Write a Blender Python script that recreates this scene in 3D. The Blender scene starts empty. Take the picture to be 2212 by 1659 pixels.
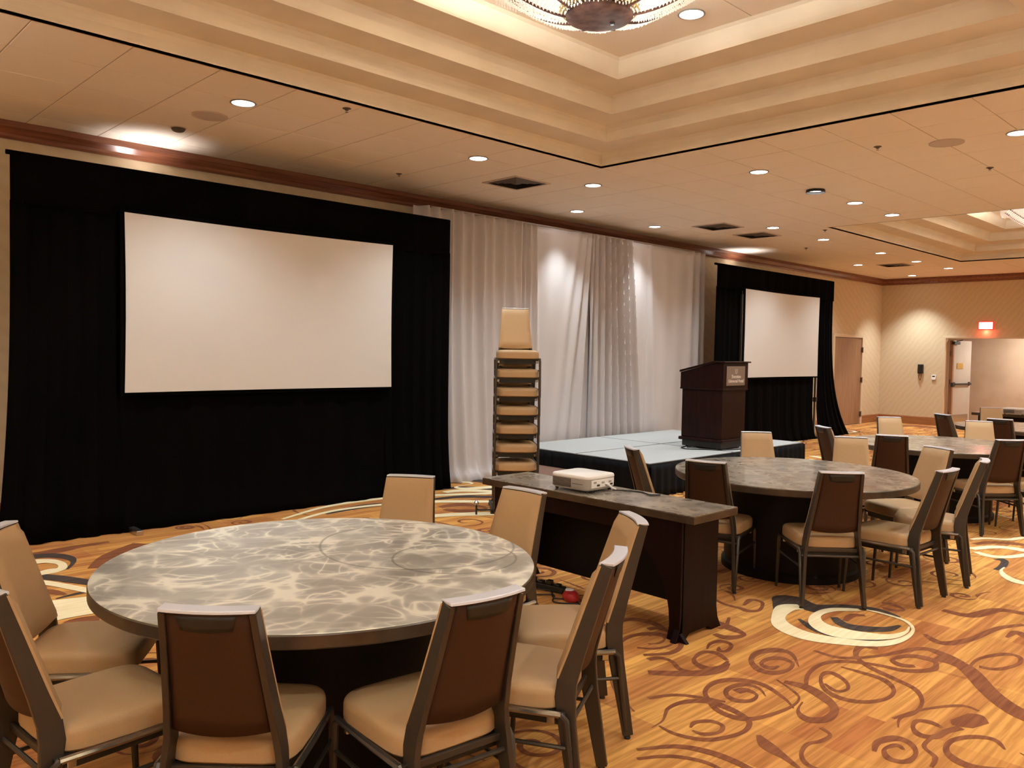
import bpy, bmesh, math, random
from mathutils import Vector, Matrix, noise

PI = math.pi
R = math.radians
sc = bpy.context.scene
col = sc.collection
random.seed(7)

# ------------------------------------------------------------------ camera
cd = bpy.data.cameras.new('camera')
cam = bpy.data.objects.new('camera', cd)
col.objects.link(cam)
rot = Matrix([[0.719304, -0.694474, 0.017566], [0.016092, 0.041935, 0.998991], [-0.694509, -0.718295, 0.04134]]).transposed()
cam.matrix_world = Matrix.Translation((0, 0, 1.6883)) @ rot.to_4x4()
cd.sensor_width = 36.0
cd.lens = 28.6826
cd.clip_start = 0.05
cd.clip_end = 200
sc.camera = cam

# ------------------------------------------------------------------ world, view
w = bpy.data.worlds.new('world')
sc.world = w
w.use_nodes = True
w.node_tree.nodes['Background'].inputs[0].default_value = (0.9, 0.7, 0.5, 1)
w.node_tree.nodes['Background'].inputs[1].default_value = 0.02
vs = sc.view_settings
vs.view_transform = 'Standard'
vs.look = 'None'
vs.gamma = 1.0
vs.use_curve_mapping = False
vs.exposure = 1.7

SPOT_W = 38.0           # each recessed downlight
SPOT_COL = (0.86, 1.0, 1.04)
CHAND_W = 58.0
CHAND_COL = (0.88, 1.0, 0.98)
FILL_SCONCE_W = 100.0  # each added fill lamp out of view

D, H = 8.62, 3.683      # main wall, ceiling height
XL, XR, YN = -1.9, 21.63, -2.0

# ------------------------------------------------------------------ materials
def mat(name, color, rough=0.6, metal=0.0, spec=0.5, emit=None, estr=0.0):
    m = bpy.data.materials.new(name)
    m.use_nodes = True
    b = m.node_tree.nodes['Principled BSDF']
    b.inputs['Base Color'].default_value = (*color, 1)
    b.inputs['Roughness'].default_value = rough
    b.inputs['Metallic'].default_value = metal
    b.inputs['Specular IOR Level'].default_value = spec
    if emit:
        b.inputs['Emission Color'].default_value = (*emit, 1)
        b.inputs['Emission Strength'].default_value = estr
    return m

def N(m, t, **kw):
    n = m.node_tree.nodes.new(t)
    for k, v in kw.items():
        setattr(n, k, v)
    return n

def L(m, a, b):
    m.node_tree.links.new(a, b)

def bsdf(m):
    return m.node_tree.nodes['Principled BSDF']

def objco(m, scale=(1, 1, 1), rot=(0, 0, 0)):
    tc = N(m, 'ShaderNodeTexCoord')
    mp = N(m, 'ShaderNodeMapping')
    mp.inputs['Scale'].default_value = scale
    mp.inputs['Rotation'].default_value = rot
    L(m, tc.outputs['Object'], mp.inputs['Vector'])
    return mp.outputs['Vector']

def noisy(m, c1, c2, scale=(1, 1, 1), nscale=5.0, detail=4.0, lo=0.35, hi=0.65, bump=0.0, bdist=0.002, distort=0.0):
    v = objco(m, scale)
    n = N(m, 'ShaderNodeTexNoise')
    n.inputs['Scale'].default_value = nscale
    n.inputs['Detail'].default_value = detail
    n.inputs['Distortion'].default_value = distort
    L(m, v, n.inputs['Vector'])
    r_ = N(m, 'ShaderNodeValToRGB')
    r_.color_ramp.elements[0].position = lo
    r_.color_ramp.elements[0].color = (*c1, 1)
    r_.color_ramp.elements[1].position = hi
    r_.color_ramp.elements[1].color = (*c2, 1)
    L(m, n.outputs['Fac'], r_.inputs['Fac'])
    L(m, r_.outputs['Color'], bsdf(m).inputs['Base Color'])
    if bump:
        b = N(m, 'ShaderNodeBump')
        b.inputs['Strength'].default_value = bump
        b.inputs['Distance'].default_value = bdist
        L(m, n.outputs['Fac'], b.inputs['Height'])
        L(m, b.outputs['Normal'], bsdf(m).inputs['Normal'])
    return m

M = {}
M['wall'] = mat('wallpaper', (0.62, 0.47, 0.30), 0.7)
def wallpaper(m):
    v = objco(m, (1, 1, 1), (0.5, 0.5, 0.3))
    wv = N(m, 'ShaderNodeTexWave', wave_type='BANDS', bands_direction='DIAGONAL')
    wv.inputs['Scale'].default_value = 3.5
    wv.inputs['Distortion'].default_value = 5.0
    wv.inputs['Detail'].default_value = 3.0
    L(m, v, wv.inputs['Vector'])
    mx = N(m, 'ShaderNodeMix', data_type='RGBA')
    mx.inputs[6].default_value = (0.62, 0.47, 0.30, 1)
    mx.inputs[7].default_value = (0.66, 0.505, 0.33, 1)
    L(m, wv.outputs['Fac'], mx.inputs[0])
    L(m, mx.outputs[2], bsdf(m).inputs['Base Color'])
wallpaper(M['wall'])
M['ceil'] = noisy(mat('ceiling_tile', (0.6, 0.46, 0.34), 0.9), (0.84, 0.72, 0.60), (0.90, 0.78, 0.66), nscale=260, detail=2, bump=0.25, bdist=0.002)
M['grid'] = mat('ceiling_grid', (0.5, 0.38, 0.28), 0.8)
M['tray'] = noisy(mat('tray_plaster', (0.7, 0.55, 0.4), 0.75), (0.74, 0.62, 0.48), (0.80, 0.675, 0.53), nscale=2.5, detail=3)
M['reveal'] = mat('brown_reveal', (0.20, 0.13, 0.085), 0.7)
M['gap'] = mat('dark_reveal', (0.09, 0.055, 0.035), 0.8)
M['crown'] = noisy(mat('crown_wood', (0.2, 0.07, 0.035), 0.25), (0.17, 0.055, 0.028), (0.25, 0.09, 0.045), (0.6, 6, 10), 3)
M['base'] = noisy(mat('base_wood', (0.35, 0.15, 0.06), 0.35), (0.30, 0.115, 0.04), (0.40, 0.17, 0.065), (0.6, 0.6, 12), 3)
M['door'] = noisy(mat('door_wood', (0.3, 0.15, 0.07), 0.45), (0.25, 0.12, 0.055), (0.33, 0.165, 0.08), (6, 6, 0.5), 3)
M['frame'] = mat('door_frame_paint', (0.66, 0.50, 0.33), 0.5)
M['hall'] = noisy(mat('hall_wall', (0.5, 0.36, 0.25), 0.7), (0.46, 0.33, 0.22), (0.52, 0.38, 0.27), nscale=2)
M['leaf'] = noisy(mat('door_leaf_laminate', (0.42, 0.36, 0.31), 0.35), (0.38, 0.32, 0.27), (0.46, 0.40, 0.34), nscale=1.5)
M['black'] = mat('black_velour', (0.0022, 0.0018, 0.0018), 1.0, spec=0.04)
M['skirt'] = mat('black_stage_skirt', (0.0035, 0.0035, 0.0045), 0.8, spec=0.15)
M['screen'] = mat('screen_vinyl', (0.69, 0.64, 0.61), 0.8, spec=0.2)
M['screenedge'] = mat('screen_edge', (0.002, 0.002, 0.002), 0.9, spec=0.04)
M['alu'] = mat('aluminium', (0.62, 0.60, 0.60), 0.3, 1.0)
M['grey'] = mat('grey_satin', (0.58, 0.525, 0.52), 0.42, spec=0.5)
bsdf(M['grey']).inputs['Sheen Weight'].default_value = 0.25
M['stage'] = noisy(mat('stage_deck', (0.42, 0.43, 0.44), 0.8), (0.37, 0.365, 0.36), (0.46, 0.45, 0.445), nscale=300, detail=2)
M['lect'] = noisy(mat('mahogany', (0.03, 0.008, 0.006), 0.4, spec=0.15), (0.010, 0.0022, 0.0015), (0.020, 0.0045, 0.0026), (8, 8, 0.8), 4)
M['plaque'] = mat('plaque_metal', (0.23, 0.16, 0.12), 0.45, 0.5)
M['letter'] = mat('plaque_letters', (0.62, 0.52, 0.45), 0.4, 0.3)
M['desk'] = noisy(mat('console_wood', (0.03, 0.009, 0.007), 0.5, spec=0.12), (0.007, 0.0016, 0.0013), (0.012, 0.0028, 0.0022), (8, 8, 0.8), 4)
M['rim'] = noisy(mat('bronze_edge', (0.16, 0.10, 0.06), 0.35, 0.5), (0.06, 0.042, 0.028), (0.10, 0.07, 0.046), nscale=9)
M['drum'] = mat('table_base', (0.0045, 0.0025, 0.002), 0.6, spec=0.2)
M['fabric'] = noisy(mat('beige_vinyl', (0.47, 0.29, 0.145), 0.5, spec=0.35), (0.44, 0.27, 0.135), (0.50, 0.31, 0.155), nscale=500, detail=1, bump=0.15, bdist=0.001)
M['backwood'] = noisy(mat('chair_back_panel', (0.075, 0.03, 0.014), 0.6, spec=0.25), (0.040, 0.0145, 0.0062), (0.053, 0.020, 0.0085), (1, 1, 1), 350, 1)
M['metal'] = mat('bronze_frame', (0.062, 0.048, 0.036), 0.36, 0.5)
M['rail'] = mat('polished_bronze', (0.30, 0.27, 0.24), 0.22, 0.9)
M['cap'] = mat('chair_cap', (0.66, 0.65, 0.72), 0.35, 0.25)
M['dark'] = mat('dark_plastic', (0.012, 0.010, 0.009), 0.5)
M['white'] = mat('white_plastic', (0.92, 0.90, 0.90), 0.35)
M['lgrey'] = mat('light_grey_plastic', (0.42, 0.38, 0.36), 0.5)
M['grille'] = mat('speaker_grille', (0.56, 0.44, 0.36), 0.8)
M['vent'] = mat('vent_metal', (0.10, 0.07, 0.05), 0.6)
M['lamp'] = mat('lamp_lens', (1, 1, 1), 0.5, emit=(1, 0.96, 0.92), estr=5.0)
M['lampring'] = mat('lamp_trim', (0.34, 0.30, 0.28), 0.4, 0.4)
M['rust'] = noisy(mat('chandelier_bronze', (0.10, 0.045, 0.03), 0.8, 0.0, 0.2), (0.07, 0.03, 0.022), (0.14, 0.065, 0.045), nscale=14)
M['bulbglass'] = mat('chandelier_diffuser', (1, 0.9, 0.8), 0.4, emit=(1.0, 0.84, 0.70), estr=0.22)
M['crystal'] = mat('crystal_bead', (0.80, 0.66, 0.55), 0.08, spec=1.0, emit=(1.0, 0.90, 0.80), estr=0.10)
M['red'] = mat('red_nylon', (0.45, 0.02, 0.02), 0.4)
M['steel'] = mat('steel', (0.5, 0.5, 0.52), 0.25, 1.0)
M['brown_carpet'] = mat('step_carpet', (0.20, 0.10, 0.07), 0.9)
M['brass'] = mat('brass', (0.55, 0.38, 0.12), 0.35, 0.9)
M['exitface'] = mat('exit_face', (0.8, 0.2, 0.2), 0.4, emit=(1.0, 0.55, 0.50), estr=2.0)
M['exitletter'] = mat('exit_letter', (1, 1, 1), 0.4, emit=(1.0, 0.93, 0.9), estr=6.0)
M['exitframe'] = mat('exit_frame', (0.45, 0.01, 0.01), 0.4, emit=(1.0, 0.02, 0.01), estr=0.35)

def tabletop_mat(name, c_lo, c_hi, c_line, r_lo, r_hi):
    """brushed-metal laminate: pale sweeps of the brush curl over a grey ground"""
    m = mat(name, (0.4, 0.36, 0.28), 0.4, 0.7)
    v = objco(m)
    def warp(scale, amt, seed):
        mp = N(m, 'ShaderNodeMapping'); mp.inputs['Location'].default_value = (seed, seed * .7, 0); L(m, v, mp.inputs['Vector'])
        nz = N(m, 'ShaderNodeTexNoise'); nz.inputs['Scale'].default_value = scale; nz.inputs['Detail'].default_value = 0.5
        L(m, mp.outputs[0], nz.inputs['Vector'])
        wp = N(m, 'ShaderNodeMix', data_type='RGBA', blend_type='LINEAR_LIGHT')
        wp.inputs[0].default_value = amt
        L(m, v, wp.inputs[6]); L(m, nz.outputs['Color'], wp.inputs[7])
        return wp.outputs[2]
    def ridge(scale, width, seed, amt):
        """soft-edged curling line where a smooth noise crosses its middle value"""
        mp = N(m, 'ShaderNodeMapping'); mp.inputs['Location'].default_value = (seed, -seed, 0); L(m, warp(1.7, amt, seed), mp.inputs['Vector'])
        n2 = N(m, 'ShaderNodeTexNoise'); n2.inputs['Scale'].default_value = scale; n2.inputs['Detail'].default_value = 0.0
        L(m, mp.outputs[0], n2.inputs['Vector'])
        a = N(m, 'ShaderNodeMath', operation='SUBTRACT'); L(m, n2.outputs['Fac'], a.inputs[0]); a.inputs[1].default_value = 0.5
        q = N(m, 'ShaderNodeMath', operation='MULTIPLY'); L(m, a.outputs[0], q.inputs[0]); L(m, a.outputs[0], q.inputs[1])
        ad = N(m, 'ShaderNodeMath', operation='ADD'); L(m, q.outputs[0], ad.inputs[0]); ad.inputs[1].default_value = width * width
        dv = N(m, 'ShaderNodeMath', operation='DIVIDE'); dv.inputs[0].default_value = width * width; L(m, ad.outputs[0], dv.inputs[1])
        return dv.outputs[0]
    def add(a, b, ka=1.0, kb=1.0):
        x = N(m, 'ShaderNodeMath', operation='MULTIPLY'); L(m, a, x.inputs[0]); x.inputs[1].default_value = ka
        y = N(m, 'ShaderNodeMath', operation='MULTIPLY_ADD'); L(m, b, y.inputs[0]); y.inputs[1].default_value = kb; L(m, x.outputs[0], y.inputs[2])
        return y.outputs[0]
    tot = add(add(ridge(3.4, .026, 3.1, .18), ridge(5.0, .028, 9.4, .25), 1.0, .9), add(ridge(7.5, .026, 17.0, .30), ridge(11, .035, 5.5, .2), .8, .4))
    s2 = N(m, 'ShaderNodeMath', operation='MINIMUM'); L(m, tot, s2.inputs[0]); s2.inputs[1].default_value = 1.0
    n3 = N(m, 'ShaderNodeTexNoise'); n3.inputs['Scale'].default_value = 2.2; n3.inputs['Detail'].default_value = 3.0
    n3.inputs['Distortion'].default_value = 0.3
    L(m, v, n3.inputs['Vector'])
    g = N(m, 'ShaderNodeValToRGB')
    g.color_ramp.elements[0].position = 0.32; g.color_ramp.elements[0].color = (*c_lo, 1)
    g.color_ramp.elements[1].position = 0.66; g.color_ramp.elements[1].color = (*c_hi, 1)
    L(m, n3.outputs['Fac'], g.inputs['Fac'])
    mx = N(m, 'ShaderNodeMix', data_type='RGBA')
    brk = N(m, 'ShaderNodeTexNoise'); brk.inputs['Scale'].default_value = 5.0; brk.inputs['Detail'].default_value = 2.0; L(m, v, brk.inputs['Vector'])
    bm_ = N(m, 'ShaderNodeMapRange'); L(m, brk.outputs['Fac'], bm_.inputs['Value']); bm_.inputs['From Min'].default_value = .38; bm_.inputs['From Max'].default_value = .6
    bm_.inputs['To Min'].default_value = .2; bm_.inputs['To Max'].default_value = 1.2
    bk = N(m, 'ShaderNodeMath', operation='MULTIPLY'); L(m, s2.outputs[0], bk.inputs[0]); L(m, bm_.outputs[0], bk.inputs[1])
    L(m, bk.outputs[0], mx.inputs[0]); L(m, g.outputs['Color'], mx.inputs[6]); mx.inputs[7].default_value = (*c_line, 1)
    # two thin darker loops
    last = mx.outputs[2]
    for cx_, cy_, rad_ in ((.50, .0, .46), (.47, -.30, .27)):
        vm = N(m, 'ShaderNodeVectorMath', operation='DISTANCE'); L(m, warp(1.2, .06, cx_), vm.inputs[0]); vm.inputs[1].default_value = (cx_, cy_, .76)
        sb = N(m, 'ShaderNodeMath', operation='SUBTRACT'); L(m, vm.outputs['Value'], sb.inputs[0]); sb.inputs[1].default_value = rad_
        ab = N(m, 'ShaderNodeMath', operation='ABSOLUTE'); L(m, sb.outputs[0], ab.inputs[0])
        lt = N(m, 'ShaderNodeMapRange'); L(m, ab.outputs[0], lt.inputs['Value']); lt.inputs['From Min'].default_value = .001; lt.inputs['From Max'].default_value = .009
        lt.inputs['To Min'].default_value = .55; lt.inputs['To Max'].default_value = 0
        m2 = N(m, 'ShaderNodeMix', data_type='RGBA'); L(m, lt.outputs[0], m2.inputs[0]); L(m, last, m2.inputs[6]); m2.inputs[7].default_value = (.16, .15, .11, 1)
        last = m2.outputs[2]
    L(m, last, bsdf(m).inputs['Base Color'])
    rr = N(m, 'ShaderNodeMapRange'); L(m, s2.outputs[0], rr.inputs['Value'])
    rr.inputs['To Min'].default_value = r_lo; rr.inputs['To Max'].default_value = r_hi
    L(m, rr.outputs[0], bsdf(m).inputs['Roughness'])
    bsdf(m).inputs['Coat Weight'].default_value = 0.35
    bsdf(m).inputs['Coat Roughness'].default_value = 0.08
    return m
M['top'] = tabletop_mat('swirl_laminate', (.40, .38, .34), (.60, .58, .54), (1, .98, .86), .42, .50)
M['top_brown_dim'] = tabletop_mat('swirl_laminate_brown_dim', (.25, .21, .165), (.36, .325, .27), (.56, .51, .42), .26, .32)  # same swirl, browner, and darkened for the weaker light on farther tables

def carpet_mat():
    m = mat('carpet_ground', (0.5, 0.25, 0.1), 0.95, spec=0.1)
    v = objco(m)
    def bricks(bw, bh, off, c1, c2, bias):
        b = N(m, 'ShaderNodeTexBrick')
        b.offset = off; b.offset_frequency = 1
        b.inputs['Scale'].default_value = 1.0
        b.inputs['Brick Width'].default_value = bw
        b.inputs['Row Height'].default_value = bh
        b.inputs['Mortar Size'].default_value = 0.0
        b.inputs['Bias'].default_value = bias
        b.inputs['Color1'].default_value = (*c1, 1)
        b.inputs['Color2'].default_value = (*c2, 1)
        L(m, v, b.inputs['Vector'])
        return b
    b1 = bricks(0.83, 0.085, 0.37, (0.82, 0.44, 0.12), (0.40, 0.135, 0.05), 0.0)
    b2 = bricks(1.31, 0.17, 0.41, (0.80, 0.43, 0.12), (0.48, 0.17, 0.065), 0.0)
    mx = N(m, 'ShaderNodeMix', data_type='RGBA'); mx.inputs[0].default_value = 0.42
    L(m, b1.outputs['Color'], mx.inputs[6]); L(m, b2.outputs['Color'], mx.inputs[7])
    mp = N(m, 'ShaderNodeMapping'); mp.inputs['Scale'].default_value = (1.3, 26, 1); L(m, v, mp.inputs['Vector'])
    n = N(m, 'ShaderNodeTexNoise'); n.inputs['Scale'].default_value = 1.6; n.inputs['Detail'].default_value = 4
    L(m, mp.outputs[0], n.inputs['Vector'])
    r_ = N(m, 'ShaderNodeValToRGB')
    r_.color_ramp.elements[0].position = 0.40; r_.color_ramp.elements[0].color = (0.62, 0.50, 0.42, 1)
    r_.color_ramp.elements[1].position = 0.60; r_.color_ramp.elements[1].color = (1.12, 1.1, 1.05, 1)
    L(m, n.outputs['Fac'], r_.inputs['Fac'])
    ml = N(m, 'ShaderNodeMix', data_type='RGBA', blend_type='MULTIPLY'); ml.inputs[0].default_value = 0.6
    L(m, mx.outputs[2], ml.inputs[6]); L(m, r_.outputs['Color'], ml.inputs[7])
    L(m, ml.outputs[2], bsdf(m).inputs['Base Color'])
    return m
M['carpet'] = carpet_mat()
M['c_m'] = noisy(mat('carpet_maroon', (0.2, 0.07, 0.035), 0.95, spec=0.1), (0.20, 0.065, 0.032), (0.31, 0.115, 0.05), (1, 14, 1), 3)
M['c_c'] = noisy(mat('carpet_cream', (0.8, 0.62, 0.36), 0.95, spec=0.1), (0.86, 0.70, 0.42), (0.97, 0.84, 0.57), (1, 14, 1), 3)
M['c_d'] = noisy(mat('carpet_charcoal', (0.07, 0.05, 0.045), 0.95, spec=0.1), (0.055, 0.04, 0.036), (0.10, 0.072, 0.06), (1, 14, 1), 3)

# ------------------------------------------------------------------ mesh helpers
class MB:
    """one mesh built of boxes, tubes, sweeps, lathes"""
    def __init__(s):
        s.bm = bmesh.new()
    def box(s, x0, y0, z0, x1, y1, z1, mx=None):
        vs_ = [Vector((x, y, z)) for z in (z0, z1) for y in (y0, y1) for x in (x0, x1)]
        if mx is not None:
            vs_ = [mx @ v for v in vs_]
        v = [s.bm.verts.new(p) for p in vs_]
        for f in ((0, 2, 3, 1), (4, 5, 7, 6), (0, 1, 5, 4), (2, 6, 7, 3), (0, 4, 6, 2), (1, 3, 7, 5)):
            s.bm.faces.new([v[i] for i in f])
        return s
    def rings(s, rings, cap=True, closed=True):
        """rings: list of lists of points, skinned in order"""
        vr = [[s.bm.verts.new(p) for p in r_] for r_ in rings]
        n = len(vr[0])
        for a, b in zip(vr, vr[1:]):
            for i in range(n if closed else n - 1):
                j = (i + 1) % n
                s.bm.faces.new((a[i], a[j], b[j], b[i]))
        if cap and closed:
            s.bm.faces.new(list(reversed(vr[0])))
            s.bm.faces.new(vr[-1])
        return s
    def tube(s, pts, rad, seg=8):
        pts = [Vector(p) for p in pts]
        rr = rad if isinstance(rad, (list, tuple)) else [rad] * len(pts)
        rings = []
        up = Vector((0, 0, 1))
        d0 = (pts[1] - pts[0]).normalized()
        if abs(d0.z) > 0.9:
            up = Vector((1, 0, 0))
        side = d0.cross(up).normalized()
        for i, p in enumerate(pts):
            d = (pts[min(i + 1, len(pts) - 1)] - pts[max(i - 1, 0)]).normalized()
            side = (side - d * side.dot(d)).normalized()
            nrm = side.cross(d)
            rings.append([p + (side * math.cos(2 * PI * k / seg) + nrm * math.sin(2 * PI * k / seg)) * rr[i] for k in range(seg)])
        return s.rings(rings)
    def lathe(s, prof, seg=32, c=(0, 0), cap=True):
        """prof: (radius, z) list, closed top and bottom by caps"""
        rings = [[Vector((c[0] + r_ * math.cos(2 * PI * k / seg), c[1] + r_ * math.sin(2 * PI * k / seg), z)) for k in range(seg)] for r_, z in prof]
        return s.rings(rings, cap=cap)
    def prism(s, outline, h0, h1, fn):
        """outline of 2-D points extruded between h0 and h1; fn(a,b,h)->point"""
        a = [s.bm.verts.new(fn(p[0], p[1], h0)) for p in outline]
        b = [s.bm.verts.new(fn(p[0], p[1], h1)) for p in outline]
        n = len(a)
        s.bm.faces.new(list(reversed(a))); s.bm.faces.new(b)
        for i in range(n):
            s.bm.faces.new((a[i], a[(i + 1) % n], b[(i + 1) % n], b[i]))
        return s
    def grid(s, fn, nu, nv, thick=None):
        v = [[s.bm.verts.new(fn(i / nu, j / nv)) for i in range(nu + 1)] for j in range(nv + 1)]
        for j in range(nv):
            for i in range(nu):
                s.bm.faces.new((v[j][i], v[j][i + 1], v[j + 1][i + 1], v[j + 1][i]))
        return s
    def build(s, name, m, parent=None, smooth=False, bevel=0.0, bseg=2, solid=0.0):
        bmesh.ops.recalc_face_normals(s.bm, faces=s.bm.faces)
        if bevel:
            es = [e for e in s.bm.edges if len(e.link_faces) == 2 and e.calc_face_angle(0) > 0.6]
            bmesh.ops.bevel(s.bm, geom=es, offset=bevel, segments=bseg, affect='EDGES', profile=0.5, clamp_overlap=True)
        me = bpy.data.meshes.new(name)
        s.bm.to_mesh(me); s.bm.free()
        if smooth:
            for p in me.polygons:
                p.use_smooth = True
        ms = m if isinstance(m, list) else [m]
        for q in ms:
            me.materials.append(q)
        o = bpy.data.objects.new(name, me)
        col.objects.link(o)
        if parent is not None:
            o.parent = parent
        if smooth:
            try:
                me.set_sharp_from_angle(angle=R(38))
            except Exception:
                pass
        if solid:
            md = o.modifiers.new('solid', 'SOLIDIFY'); md.thickness = solid; md.offset = 0
        return o

def tag(o, label=None, cat=None, group=None, kind=None):
    if label: o['label'] = label
    if cat: o['category'] = cat
    if group: o['group'] = group
    if kind: o['kind'] = kind
    return o

def empty(name, loc=(0, 0, 0), rz=0.0):
    o = bpy.data.objects.new(name, None)
    o.empty_display_size = 0.1
    o.location = loc
    o.rotation_euler = (0, 0, rz)
    col.objects.link(o)
    return o

def copy_tree(o, parent=None):
    c = o.copy(); col.objects.link(c); c.parent = parent
    for ch in list(o.children):
        copy_tree(ch, c)
    return c

def spline(pts, n=8):
    """Catmull-Rom through tuples"""
    out = []
    P = [pts[0]] + list(pts) + [pts[-1]]
    for i in range(1, len(P) - 2):
        for k in range(n):
            t = k / n
            out.append(tuple(0.5 * ((2 * b) + (c_ - a) * t + (2 * a - 5 * b + 4 * c_ - d_) * t * t + (-a + 3 * b - 3 * c_ + d_) * t ** 3)
                             for a, b, c_, d_ in zip(P[i - 1], P[i], P[i + 1], P[i + 2])))
    out.append(tuple(pts[-1]))
    return out

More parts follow.
